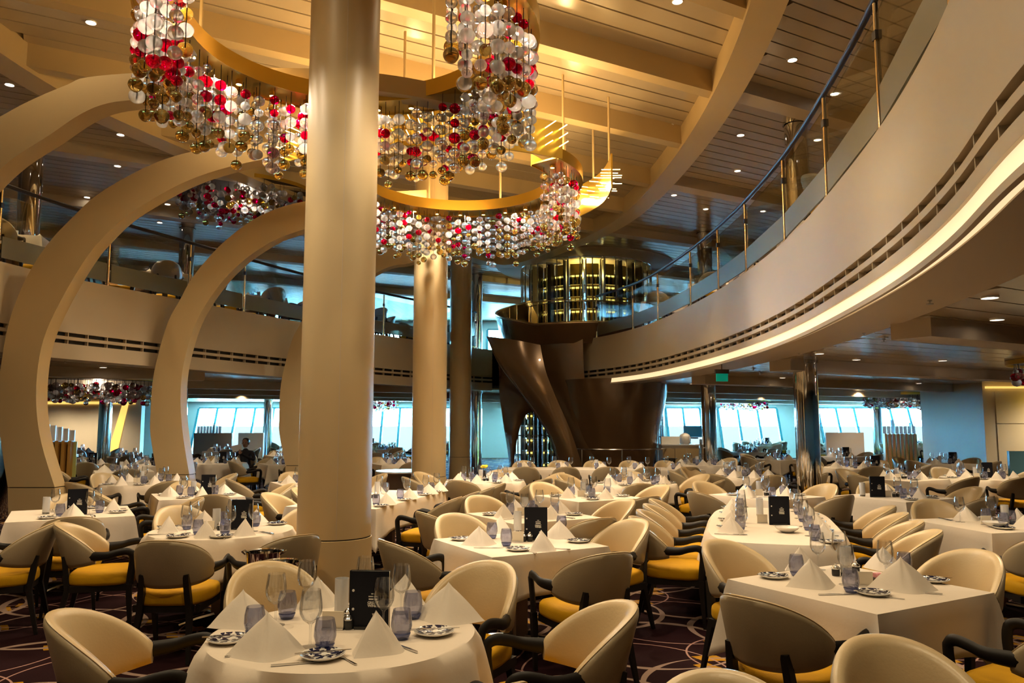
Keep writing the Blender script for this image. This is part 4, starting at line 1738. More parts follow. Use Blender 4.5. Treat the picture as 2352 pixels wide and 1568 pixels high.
# ------------------------------------------------------------------ tableware prototypes (meshes, base at z = 0)
def napkin_mesh(seed=0, wide=1.0):
    rg = random.Random(seed)
    W, H, D = 0.122 * wide, 0.134, 0.110
    rows = []
    n = 20
    for i in range(n + 1):
        s = -1 + 2 * i / n
        bx = W * s
        by = -D * (1 - abs(s) ** 1.6) * (1 + 0.12 * math.sin(3 * s))
        row = []
        for k in range(9):
            f = k / 8
            z = H * (1 - (1 - f) ** 1.0)
            w_ = (1 - f)
            # rounded tip and a soft crease in the middle
            x = bx * (w_ ** 0.78)
            y = by * w_ - 0.010 * math.sin(PI * f) * (1 - abs(s)) + 0.012 * math.exp(-(s / 0.12) ** 2) * math.sin(PI * f)
            zz = z - 0.012 * (abs(s) ** 2) * f - 0.004 * (1 - math.exp(-((1 - f) / 0.12)))
            row.append((x, y, max(0.0, zz)))
        rows.append(row)
    back = []
    for i in range(n + 1):
        s = 1 - 2 * i / n
        bx = W * s
        by = D * 0.75 * (1 - abs(s) ** 1.6)
        row = []
        for k in range(9):
            f = k / 8
            w_ = 1 - f
            row.append((bx * w_ ** 0.78, by * w_, max(0.0, H * f - 0.012 * (abs(s) ** 2) * f - 0.004 * (1 - math.exp(-((1 - f) / 0.12))))))
        back.append(row)
    m = MB()
    m.loft(rows)
    m.loft(back)
    # rolled inner fold standing behind the front face
    m.loft([[(0.004 * math.cos(a) + x0, 0.018 * math.sin(a) - 0.03 * (1 - f), H * 0.9 * f) for a, x0 in ((q * PI / 4, 0.02 * (1 - f)) for q in range(5))] for f in (0, 0.25, 0.5, 0.75, 1)])
    me = m.mesh('napkin', 'napkin_linen', smooth=50)
    return me


NAPS = [napkin_mesh(0), napkin_mesh(1, 0.9), napkin_mesh(2, 1.08)]


def plate_parts():
    a = MB().lathe([(0, 0.0), (0.045, 0.0), (0.05, 0.003), (0.078, 0.012), (0.086, 0.017), (0.087, 0.020), (0.084, 0.0205), (0.076, 0.016), (0.05, 0.008), (0, 0.008)], 36).mesh('plate', 'porcelain')
    b = MB().lathe([(0, 0.0087), (0.05, 0.0087), (0.0755, 0.0168), (0.0825, 0.0207)], 36).mesh('painted_pattern', 'floral_plate')
    return a, b


PLATE, PATT = plate_parts()


def wineglass():
    bowl = MB().lathe([(0.0, 0.088), (0.012, 0.090), (0.028, 0.103), (0.038, 0.125), (0.0405, 0.145), (0.038, 0.175), (0.0325, 0.215), (0.0318, 0.215), (0.0372, 0.175), (0.0396, 0.145), (0.037, 0.126), (0.027, 0.105), (0, 0.094)], 28).mesh('bowl', 'clear_glass')
    stem = MB().lathe([(0, 0.0), (0.036, 0.0), (0.037, 0.002), (0.010, 0.006), (0.0045, 0.015), (0.0038, 0.05), (0.0045, 0.082), (0.012, 0.092)], 24).mesh('stem', 'clear_glass')
    return bowl, stem


BOWL, STEM = wineglass()
TUMB = MB().lathe([(0.022, 0.014), (0.034, 0.026), (0.0405, 0.050), (0.039, 0.080), (0.0325, 0.112), (0.0315, 0.112), (0.0378, 0.080), (0.0392, 0.050), (0.033, 0.028), (0.02, 0.017)], 28).mesh('tumbler', 'blue_glass')
TBASE = MB().lathe([(0, 0.0), (0.024, 0.0), (0.030, 0.010), (0.035, 0.022), (0.028, 0.022), (0, 0.015)], 28).mesh('tinted_base', 'blue_glass_base')


def knife_mesh():
    m = MB()
    m.loft([[(-0.004, 0.0, 0.001), (0.004, 0.0, 0.001), (0.004, 0.0, 0.007), (-0.004, 0, 0.007)], [(-0.0065, 0.06, 0.001), (0.0065, 0.06, 0.001), (0.0065, 0.06, 0.006), (-0.0065, 0.06, 0.006)],
            [(-0.005, 0.10, 0.001), (0.005, 0.10, 0.001), (0.005, 0.10, 0.005), (-0.005, 0.10, 0.005)], [(-0.009, 0.14, 0.002), (0.007, 0.14, 0.002), (0.007, 0.14, 0.003), (-0.009, 0.14, 0.003)],
            [(-0.008, 0.19, 0.002), (0.006, 0.19, 0.002), (0.006, 0.19, 0.003), (-0.008, 0.19, 0.003)], [(-0.001, 0.215, 0.002), (0.004, 0.215, 0.002), (0.004, 0.215, 0.003), (-0.001, 0.215, 0.003)]], closed=True, cap=True)
    return m.mesh('knife', 'steel', 30)


def fork_mesh():
    m = MB()
    m.loft([[(-0.005, 0, 0.001), (0.005, 0, 0.001), (0.005, 0, 0.004), (-0.005, 0, 0.004)], [(-0.003, 0.09, 0.002), (0.003, 0.09, 0.002), (0.003, 0.09, 0.005), (-0.003, 0.09, 0.005)],
            [(-0.010, 0.13, 0.001), (0.010, 0.13, 0.001), (0.010, 0.13, 0.003), (-0.010, 0.13, 0.003)], [(-0.011, 0.15, 0.002), (0.011, 0.15, 0.002), (0.011, 0.15, 0.004), (-0.011, 0.15, 0.004)]], closed=True, cap=True)
    for x in (-0.0095, -0.0032, 0.0032, 0.0095):
        m.box((x, 0.172, 0.004), (0.003, 0.045, 0.002))
    return m.mesh('fork', 'steel', 30)


KNIFE, FORK = knife_mesh(), fork_mesh()
CAND_G = MB().lathe([(0.030, 0.0), (0.033, 0.004), (0.033, 0.17), (0.0315, 0.17), (0.031, 0.01)], 28).mesh('candle_glass', 'frost_glass')
CAND_W = MB().lathe([(0, 0.004), (0.027, 0.004), (0.027, 0.085), (0, 0.085)], 20).mesh('candle', 'candle_wax')
CAND_F = MB().lathe([(0, 0), (0.034, 0), (0.034, 0.018), (0.0335, 0.02), (0, 0.02)], 28).mesh('metal_foot', 'steel')


def menu_meshes():
    W_, H_, T_ = 0.178, 0.250, 0.022
    cover = MB()
    # two boards and a spine of a closed standing menu
    cover.box((0, -T_ / 2, H_ / 2), (W_, 0.003, H_))
    cover.box((0, T_ / 2, H_ / 2), (W_, 0.003, H_))
    cover.box((-W_ / 2 + 0.0015, 0, H_ / 2), (0.003, T_ + 0.003, H_))
    pages = MB().box((0.002, 0, H_ / 2), (W_ - 0.006, T_ - 0.006, H_ - 0.006))
    stud = MB()
    for z in (0.085, 0.165):
        stud.lathe([(0, 0), (0.006, 0), (0.005, 0.004), (0, 0.004)], 12, Matrix.Translation((-W_ / 2 + 0.018, -T_ / 2 - 0.001, z)) @ Matrix.Rotation(PI / 2, 4, 'X'))
    lines = MB()
    for i, (w_, h_) in enumerate(((0.016, 0.004), (0.040, 0.0045), (0.038, 0.006))):
        lines.box((0.018, -T_ / 2 - 0.002, 0.152 - i * 0.0115), (w_, 0.001, h_))
    foot = MB().box((0, 0.0, 0.006), (W_ * 0.7, 0.05, 0.012))
    return [cover.mesh('cover', 'navy', 0), pages.mesh('pages', 'paper', 0), stud.mesh('stud', 'white_print', 30), lines.mesh('small_print', 'white_print', 0), foot.mesh('stand', 'black_plastic', 0)], T_


MENU, MT_ = menu_meshes()


def text_mesh(body, size, material):
    cu = bpy.data.curves.new('lettering', 'FONT')
    cu.body = body
    cu.size = size
    cu.align_x = 'CENTER'
    cu.align_y = 'TOP'
    cu.space_line = 0.82
    cu.extrude = 0.0004
    cu.offset = 0.0006
    o = bpy.data.objects.new('lettering', cu)
    COL.objects.link(o)
    bpy.context.view_layer.update()
    me = bpy.data.meshes.new_from_object(o.evaluated_get(bpy.context.evaluated_depsgraph_get()))
    bpy.data.objects.remove(o)
    me.materials.clear()
    me.materials.append(MAT[material])
    me.name = 'lettering'
    return me


TXT = text_mesh('GREAT\nWINES', 0.0155, 'white_print')


def menu(x, y, rz, label, z=ZT, grp=None):
    e = empty('standing_menu', (x, y, z), rz)
    tag(e, label, 'menu', grp)
    for me in MENU:
        put(me.name.split('.')[0], me, e)
    t = put('lettering', TXT, e, (0.018, -MT_ / 2 - 0.0022, 0.121))
    t.rotation_euler = (PI / 2, 0, 0)
    return e


POT = [MB().lathe([(0, 0), (0.020, 0), (0.023, 0.01), (0.023, 0.045), (0.018, 0.055), (0, 0.055)], 18).mesh('pot', 'black_plastic'),
       MB().lathe([(0.024, 0.040), (0.026, 0.045), (0.016, 0.058), (0.006, 0.063), (0.008, 0.072), (0, 0.076)], 18).mesh('lid', 'steel')]
CARD = MB().box((0, 0, 0.042), (0.095, 0.006, 0.075)).mesh('menu_card', 'paper', 0)
CARDB = MB().box((0, 0.0, 0.004), (0.095, 0.016, 0.008)).mesh('card_base', 'steel', 0)
BREAD = MB().lathe([(0, 0), (0.04, 0), (0.085, 0.028), (0.10, 0.045), (0.097, 0.046), (0.08, 0.032), (0.03, 0.008), (0, 0.008)], 28).mesh('bowl', 'porcelain')
PACK = MB().box((0, 0, 0), (0.045, 0.008, 0.035)).mesh('packet', 'pink_packet', 0)

SIDE = ['right-hand', 'far right', 'far', 'far left', 'left-hand', 'near left', 'near', 'near right']


def side_name(dx, dy):
    a = math.degrees(math.atan2(dy, dx)) % 360
    return SIDE[int(((a + 22.5) % 360) // 45)]


def place_item(name, meshes, x, y, rz, label, cat, group, z=None, scale=None):
    """meshes[0] is the thing's own mesh, the others its parts"""
    o = put(name, meshes[0], None, (x, y, ZT if z is None else z), rz, scale)
    for nm, me in meshes[1:]:
        put(nm, me, o)
    tag(o, label, cat, group)
    return o


class Names:
    def __init__(s):
        s.used = {}

    def get(s, key):
        s.used[key] = s.used.get(key, 0) + 1
        return s.used[key]


ORD = ['', 'second ', 'third ', 'fourth ', 'fifth ', 'sixth ']


NARROW = [1.0]


def setting(tx, ty, sx, sy, fx, fy, ref, sd, lvl, rg, k):
    """one place: (sx,sy) point of the table edge where the guest sits, (fx,fy) unit vector towards the table centre"""
    right = Vector((fy, -fx))        # guest's right hand
    F2 = Vector((fx, fy))
    S0 = Vector((sx, sy))
    face = math.atan2(fy, fx) - PI / 2
    if lvl >= 1:
        p = S0 + F2 * 0.12 - right * 0.20
        place_item('side_plate', [PLATE, ('painted_pattern', PATT)], p.x, p.y, rg.random() * 6, 'blue-flowered side plate, %s place, %s' % (sd, ref), 'plate', 'side plates')
        if lvl >= 2:
            q = put('butter_knife', KNIFE, None, (p.x - 0.02, p.y - 0.08, ZT + 0.021), face + 0.3)
            q.rotation_euler = (0, 0, face - 0.25)
            qq = p - F2 * 0.09
            q.location = (qq.x, qq.y, ZT + 0.0215)
            tag(q, 'butter knife on side plate, %s place, %s' % (sd, ref), 'knife', 'butter knives')
            # a glint of flatware beside the napkin
            a = S0 + F2 * 0.02 + right * 0.195
            tag(put('dinner_knife', KNIFE, None, (a.x, a.y, ZT + 0.001), face), 'steel dinner knife, %s place, %s' % (sd, ref), 'knife', 'dinner knives')
            a = S0 + F2 * 0.02 + right * 0.170
            tag(put('fork', FORK, None, (a.x, a.y, ZT + 0.001), face), 'steel fork, %s place, %s' % (sd, ref), 'fork', 'forks')
    p = S0 + F2 * 0.15 + right * 0.01
    place_item('folded_napkin', [NAPS[k % 3]], p.x, p.y, (rg.random() - 0.5) * 1.1, 'peaked white napkin, %s place, %s' % (sd, ref), 'napkin', 'folded napkins')
    g = S0 + F2 * 0.30 * NARROW[0] + right * 0.15
    place_item('wine_glass', [BOWL, ('stem', STEM)], g.x, g.y, 0, 'stemmed wine glass, %s place, %s' % (sd, ref), 'wine glass', 'wine glasses', scale=(1.12, 1.12, 1.06))
    g = S0 + F2 * 0.28 * NARROW[0] - right * 0.10
    if lvl >= 0:
        place_item('tumbler', [TUMB, ('tinted_base', TBASE)], g.x, g.y, 0, 'blue-tinted tumbler, %s place, %s' % (sd, ref), 'tumbler', 'tumblers', scale=(1.1, 1.1, 1.08))


TP = {}
CL = {}


PENDING = []
CHAIRS_AT = []
BLOCKS = [(-1.47, 6.6, 0.33), (-1.45, 13.8, 0.33), (-1.42, 21.6, 0.33), (4.70, 12.55, 0.2), (5.0, 20.0, 0.2), (-8.45, 13.4, 0.2), (-8.24, 19.5, 0.2), (-2.02, 14.6, 0.5), (4.15, 20.5, 0.6),
          (-8.9, 15.3, 0.5), (13.0, 26.5, 0.6), (-1.64, 5.28, 0.1), (-1.46, 5.0, 0.1), (3.55, 17.9, 0.2), (-6.25, 10.5, 0.35), (-5.6, 13.1, 0.35), (-4.3, 15.8, 0.35), (-12.4, 24.0, 0.2), (13.4, 17.5, 1.0)]


def table(*a, **k):
    PENDING.append((a, k))


def free(x, y, z, own):
    for cx, cy, cz in CHAIRS_AT:
        if abs(cz - z) < 1 and (cx - x) ** 2 + (cy - y) ** 2 < 0.62 ** 2:
            return False
    if z < 1:
        for bx, by, br in BLOCKS:
            if (bx - x) ** 2 + (by - y) ** 2 < (br + 0.27) ** 2:
                return False
    elif inside(Vector((x, y)), offset(OVC, 0.42)):
        return False
    for a, k in PENDING:
        if a is own:
            continue
        zz = k.get('base_z', 0.0)
        if abs(zz - z) > 1:
            continue
        hx_ = k.get('size', 0.95)
        if a[0] in ('rect', 'stadium'):
            d = Matrix.Rotation(R(-a[3]), 2) @ Vector((x - a[1], y - a[2]))
            if abs(d.x) < hx_ + 0.25 and abs(d.y) < k['hy'] + 0.25:
                return False
        else:
            r_ = hx_ if a[0] == 'round' else hx_ * 0.55
            if (a[1] - x) ** 2 + (a[2] - y) ** 2 < (r_ + 0.25) ** 2:
                return False
    return True


def _table(own, kind, cx, cy, rot, ref, chairs, lvl=1, size=0.95, hy=None, cloth_desc='', menu_at=None, candle=None, base_z=0.0, dist=None, seat_items=True, cdist=None, chair_group='dining chairs on the lower deck'):
    """kind round/square/rect/stadium; chairs: list of (angle degrees, extra distance, turn) or (x, y, face) tuples of 4"""
    global ZT
    key = (kind, size, hy)
    if key not in TP:
        if kind == 'round':
            TP[key] = table_proto_round(size)
        elif kind == 'square':
            TP[key] = table_proto_square(size)
        else:
            root = empty('dining_table', (0, 0, -50))
            if kind == 'stadium':
                f_ = outline_stadium(size, hy)
                P = [f_(2 * PI * i / 64) for i in range(64)]
                MB().loft([[(p.x, p.y, z) for p in P] for z in (0.707, 0.737)], closed=True, cap=True).build('table_top', 'dark_wood', root)
            else:
                MB().box((0, 0, 0.722), (size * 2, hy * 2, 0.03)).build('table_top', 'dark_wood', root, smooth=0)
            for q in (-size * 0.5, size * 0.5):
                table_foot(root, q)
            remember(root)
            TP[key] = root
        if kind == 'round':
            CL[key] = [cloth('round', size + 0.012, 0, seed=s, drop=0.25, corner=0.20) for s in (1, 2)]
        elif kind == 'square':
            CL[key] = [cloth('rect', size / 2 + 0.012, size / 2 + 0.012, seed=s) for s in (1, 2)]
        elif kind == 'stadium':
            CL[key] = [cloth('stadium', size + 0.012, hy + 0.012, seed=1, drop=0.30, corner=0.08)]
        else:
            CL[key] = [cloth('rect', size + 0.012, hy + 0.012, seed=1)]
        first = TP[key]
        first.location = (cx, cy, base_z)
        first.rotation_euler = (0, 0, R(rot))
        t = first
    else:
        t = clone(TP[key], (cx, cy, base_z), R(rot))
    shape = {'round': 'round', 'square': 'square', 'rect': 'long rectangular', 'stadium': 'long'}[kind]
    tag(t, '%s pedestal table under the white cloth, the %s' % (shape, ref), 'table', 'dining tables')
    cl = put('tablecloth', CL[key][int(abs(cx * 7 + cy * 3)) % len(CL[key])], None, (cx, cy, base_z), R(rot))
    tag(cl, 'white linen tablecloth draped over the %s' % ref, 'tablecloth', 'white tablecloths')
    rg = random.Random(int(cx * 100 + cy * 37))
    NARROW[0] = 0.80 if kind in ('rect', 'stadium') else 1.0
    nm = Names()
    ztsave = ZT
    ZT = ztsave + base_z
    C2 = Vector((cx, cy))
    if isinstance(chairs, int):
        chairs = [(rot + 45 + 360 * k / chairs if kind == 'round' else rot + 360 * k / chairs, 0, 0) for k in range(chairs)]
    for k, ch in enumerate(chairs):
        if len(ch) == 4:
            x, y, face, seat = ch
            d = Vector((x, y)) - C2
        else:
            a, ex, turn = ch
            r_ = (size if kind == 'round' else size / 2)
            dd = (cdist if cdist else r_ + 0.36) + ex
            d = Vector((math.cos(R(a)), math.sin(R(a)))) * dd
            x, y = C2 + d
            face = a + 180 + turn
            seat = None
        sd = side_name(d.x, d.y)
        n_ = nm.get(sd)
        sdn = (ORD[n_ - 1] + sd).strip()
        if face is not None and (lvl >= 2 or free(x, y, base_z, own)):
            CHAIRS_AT.append((x, y, base_z))
            chair(x, y, face, 'beige armchair with mustard seat, %s side, %s' % (sdn, ref), chair_group, base_z)
        if seat_items:
            if seat is None:
                dn = d.normalized()
                r_ = (size if kind == 'round' else size / 2)
                e_ = C2 + dn * r_
                setting(cx, cy, e_.x, e_.y, -dn.x, -dn.y, ref, sdn, lvl, rg, k)
            elif seat:
                ex_, ey_, fx_, fy_ = seat
                setting(cx, cy, ex_, ey_, fx_, fy_, ref, sdn, lvl, rg, k)
    if candle is None:
        candle = (-0.07, 0.05)
    if seat_items:
        p = C2 + Vector(candle)
        place_item('candle_holder', [CAND_F, ('candle_glass', CAND_G), ('candle', CAND_W)], p.x, p.y, 0, 'white frosted glass candle holder on the %s' % ref, 'candle holder', 'candle holders', z=ZT)
        if menu_at:
            mx_, my_, mr = menu_at
            menu(cx + mx_, cy + my_, R(mr), 'black standing menu with white lettering on the %s' % ref, z=ZT, grp='standing menus')
        if lvl >= 1:
            for q, (ddx, ddy, nm_) in enumerate(((0.02, -0.03, 'salt'), (0.07, -0.015, 'pepper'))):
                place_item('condiment_pot', [POT[0], ('lid', POT[1])], cx + ddx - 0.03, cy + ddy, 0, 'dark condiment pot, %s of two, %s' % (('first', 'second')[q], ref), 'pot', 'condiment pots', z=ZT)
            place_item('table_card', [CARDB, ('menu_card', CARD)], cx - 0.10, cy - 0.045, 0.1, 'small cream card in a holder on the %s' % ref, 'card', 'table cards', z=ZT)
    ZT = ztsave
    return t


SQ = [(209.5, 0, 0), (299.5, 0, 0), (29.5, 0, 0), (119.5, 0, 0)]
# ---- the tables one can tell apart, nearest first
a_ = [4, 64, 124, 184, 244, 304]
table('round', -0.73, 3.52, 0, 'round table nearest the camera',
      [(2, -0.04, 10), (62, 0.02, 0), (122, 0.04, 0), (181, -0.08, 8), (243, -0.08, 0), (303, -0.08, 0)], 2, size=0.555, seat_items=False, cdist=0.95)
table('square', 0.05, 6.08, 29.5, 'square table right of the thick column', [(211, -0.10, 0), (299.5, 0.04, -4), (29.5, 0.0, 6), (119.5, 0, 0)], 2, seat_items=False)
table('square', 0.20, 7.83, 29.5, 'square table behind the centre one', SQ, 2, menu_at=None)
table('round', -2.46, 6.78, 0, 'round table left of the thick column', [(272, 0.0, 0), (196, -0.04, 0), (130, 0.0, 0), (66, 0.02, 0), (313, 0.10, 0)], 2, size=0.57, menu_at=(0.16, 0.02, 2))
table('square', -4.42, 8.0, 29.5, 'square table at the left edge', [(299.5, 0.08, 0), (29.5, -0.02, 0), (119.5, 0, 0)], 2, size=1.05, menu_at=(0.12, -0.12, 20), candle=(-0.2, -0.1))
table('square', -4.95, 6.25, 12.0, 'table cut by the left edge', [(12, 0.06, 6), (102, 0, 0)], 1, size=0.95)
table('square', 1.92, 4.50, 29.5, 'square table in the lower right', [(1.36, 3.98, 38, (1.50, 4.27, 0.87, 0.49)), (2.42, 3.76, 122, (2.15, 4.09, -0.49, 0.87)), (2.66, 4.92, 209, (2.33, 4.73, -0.87, -0.49)), (1.58, 5.22, 300, (1.69, 4.91, 0.49, -0.87))], 2, seat_items=False)
# chairs of tables outside the picture, seen from above their backs
chair(1.38, 2.72, 268, 'beige leather armchair cut off by the lower edge, in front of the lower right table', 'dining chairs on the lower deck')
chair(0.62, 2.30, 262, 'beige armchair of which only the top shows, lower edge near the centre right', 'dining chairs on the lower deck')
hx = 1.30
ta = 74.0
A = Vector((math.cos(R(ta)), math.sin(R(ta))))
B = Vector((A.y, -A.x))
c7 = Vector((2.36, 7.25))
ch7 = []
for s in (-0.72, -0.18, 0.36, 0.90):
    p = c7 + A * s - B * 0.82
    e_ = c7 + A * s - B * 0.50
    ch7.append((p.x, p.y, ta - 90, (e_.x, e_.y, B.x, B.y)))
for s in (-0.95, -0.35, 0.25, 0.85):
    p = c7 + A * s + B * 0.80
    e_ = c7 + A * s + B * 0.50
    ch7.append((p.x, p.y, ta + 90, (e_.x, e_.y, -B.x, -B.y)))
table('stadium', c7.x, c7.y, ta, 'long round-ended table right of centre', ch7, 2, size=hx, hy=0.53, menu_at=(0.02, -0.15, 0), candle=(0.05, 0.5))
table('square', 4.32, 7.15, 12, 'square table at the right edge', [(3.98, 6.08, 84, (4.40, 6.70, 0, 1)), (5.1, 7.3, 190, (4.75, 7.25, -1, 0)), (4.35, 8.05, 262, (4.25, 7.6, 0, -1))], 2, menu_at=None, candle=(0.1, 0.0))
table('square', 4.68, 9.75, 29.5, 'square table beyond the long one, right', [(299.5, 0, 0), (12, 0.02, 0), (76, 0.06, 0)], 2, menu_at=(-0.22, -0.05, 0), candle=(-0.36, 0.05))
table('square', 3.17, 9.93, 29.5, 'square table behind the long one', SQ, 2, menu_at=None)
table('rect', -1.68, 9.6, 76, 'long rectangular table behind the thick column',
      [(-0.92, 8.75, 166, (-1.25, 8.78, -0.97, 0.24)), (-0.76, 9.40, 166, (-1.08, 9.45, -0.97, 0.24)), (-0.60, 10.05, 166, (-0.92, 10.1, -0.97, 0.24)), (-0.46, 10.68, 166, (-0.82, 10.5, -0.97, 0.24)),
       (-2.50, 9.1, 346, (-2.2, 9.1, 0.97, -0.24)), (-2.35, 9.8, 346, (-2.05, 9.8, 0.97, -0.24)), (-2.2, 10.5, 346, (-1.9, 10.4, 0.97, -0.24))], 1, size=1.10, hy=0.52, candle=(0, 0.3))
table('square', 0.95, 9.78, 29.5, 'square table three rows behind the centre', SQ, 1)
table('round', -0.42, 12.4, 0, 'round table with yellow flowers', [(255, 0, 0), (315, 0, 0), (20, 0, 0), (80, 0, 0), (150, 0, 0), (205, 0, 0)], 1, size=0.60)
table('round', 1.85, 11.9, 0, 'round table before the bronze cup', [(265, 0.02, 0), (330, 0, 0), (25, 0, 0), (85, 0, 0), (145, 0, 0), (205, 0, 0)], 1, size=0.60)
table('rect', 1.75, 15.7, 0, 'banquet table at the staircase foot',
      [(0.25 + 0.75 * k, 14.85, 90, (0.25 + 0.75 * k, 15.25, 0, 1)) for k in range(5)] + [(0.25 + 0.75 * k, 16.55, 270, (0.25 + 0.75 * k, 16.15, 0, -1)) for k in range(5)], 0, size=1.95, hy=0.45)
table('square', -3.95, 9.98, 29.5, 'third-row square table left of column', SQ, 1, menu_at=(0.12, 0.05, 3))
table('square', -3.05, 12.0, 29.5, 'fourth-row square table beside the column', SQ, 1)
table('round', -5.55, 12.0, 0, 'round table between the two big ribs', [(250, 0, 0), (200, 0, 0), (145, 0, 0), (90, 0, 0), (30, 0, 0), (310, 0, 0)], 1, size=0.60)
table('round', 3.95, 13.5, 0, 'round table left of the polished column', [(230, 0, 0), (275, 0, 0), (180, 0, 0), (130, 0, 0), (80, 0, 0), (330, 0.05, 0)], 1, size=0.55)
table('square', 6.35, 12.9, 29.5, 'square table right of the polished column', SQ, 1)
table('round', 7.75, 13.1, 0, 'round table before the right wall block', [(265, 0, 0), (320, 0, 0), (20, 0, 0), (90, 0, 0), (150, 0, 0), (210, 0, 0)], 1, size=0.60, menu_at=(0.1, 0.0, 3))
table('round', 6.95, 16.0, 0, 'fifth-row round table on the right', 5, 0, size=0.60, menu_at=(0.3, -0.2, 3))
table('square', 9.6, 17.6, 29.5, 'square table deep under the right balcony', 4, 0, menu_at=(0.2, 0.0, 3))
table('square', 8.3, 10.2, 29.5, 'table at the edge under the balcony', SQ, 1)
table('square', -9.3, 17.2, 29.5, 'square table beside the slatted screen', 4, 0, menu_at=(0.2, 0, 0))
table('round', -7.75, 16.9, 0, 'fifth-row round table behind the ribs', 5, 0, size=0.60, menu_at=(0.15, 0, 0))
table('round', -6.6, 17.8, 0, 'fifth-row round table by second rib', 5, 0, size=0.60, menu_at=(0.1, 0.0, 0))
table('square', -5.0, 17.5, 29.5, 'square table before the third rib', 4, 0)
table('square', -7.3, 14.9, 29.5, 'square table behind the first rib', 4, 0)
table('round', 4.1, 17.2, 0, 'round table before the service cabinet', 5, 0, size=0.60)
table('square', -2.6, 17.6, 29.5, 'square table beyond the round bar table', 4, 0)
far = [(-12.5, 20.5), (-10.2, 21.0), (-6.3, 22.0), (-4.2, 22.3), (-13.5, 24.5), (-9.2, 25.0), (-6.8, 26.3), (-4.3, 27.0), (-3.0, 33.5), (-6.0, 33.0), (-9.0, 33.5),
       (6.6, 19.6), (8.8, 21.2), (7.3, 24.5), (9.6, 31.0), (12.0, 29.5), (14.6, 29.0), (16.8, 30.5), (10.9, 34.2), (13.8, 34.0), (17.4, 34.2), (6.2, 28.5)]
for i, (x, y) in enumerate(far):
    row = 'sixth' if y < 23 else ('seventh' if y < 28 else 'window-side')
    sd = 'left' if x < -1 else 'right'
    same = sorted([q for q in far if (q[0] < -1) == (x < -1) and (('sixth' if q[1] < 23 else ('seventh' if q[1] < 28 else 'window-side')) == row)], key=lambda q: q[0])
    k = same.index((x, y))
    o_ = ['first', 'second', 'third', 'fourth', 'fifth', 'sixth', 'seventh', 'eighth'][k]
    table('square', x, y, 29.5, '%s table of the %s %s row' % (o_, row, sd), 4, 0, menu_at=(0.15, 0.0, 0) if i % 3 == 0 else None)


# ------------------------------------------------------------------ balcony furniture
def face_to(x, y, tx, ty):
    return math.degrees(math.atan2(ty - y, tx - x))


BAL = [('square', 4.55, 7.0, 20, 'first balcony table on the right', 1, True), ('square', 4.75, 9.4, 5, 'second balcony table on the right', 1, True),
       ('square', 4.62, 11.5, 0, 'third balcony table on the right', 1, False), ('square', 4.55, 14.0, -5, 'fourth balcony table on the right', 1, True),
       ('square', 4.25, 16.6, -12, 'fifth balcony table on the right', 1, True), ('square', 3.7, 18.9, -20, 'sixth balcony table on the right', 0, False),
       ('square', -7.9, 12.3, 15, 'first balcony table on the left', 1, False), ('square', -6.9, 15.4, 25, 'second balcony table on the left', 1, True),
       ('square', -5.9, 18.2, 35, 'third balcony table on the left', 1, False), ('square', -4.2, 21.2, 45, 'fourth balcony table on the left', 0, False),
       ('square', -2.6, 24.4, 50, 'fifth balcony table on the left', 0, False)]
for kind, x, y, rot, ref, lv, mn in BAL:
    table(kind, x, y, rot, ref, [(rot + 90 * k, 0.02, 0) for k in range(4)], 0, size=0.90, base_z=Z_UP0, menu_at=(-0.25, 0.0, 5) if mn else None, chair_group='dining chairs on the balcony')

for a, k in PENDING:
    _table(a, *a, **k)


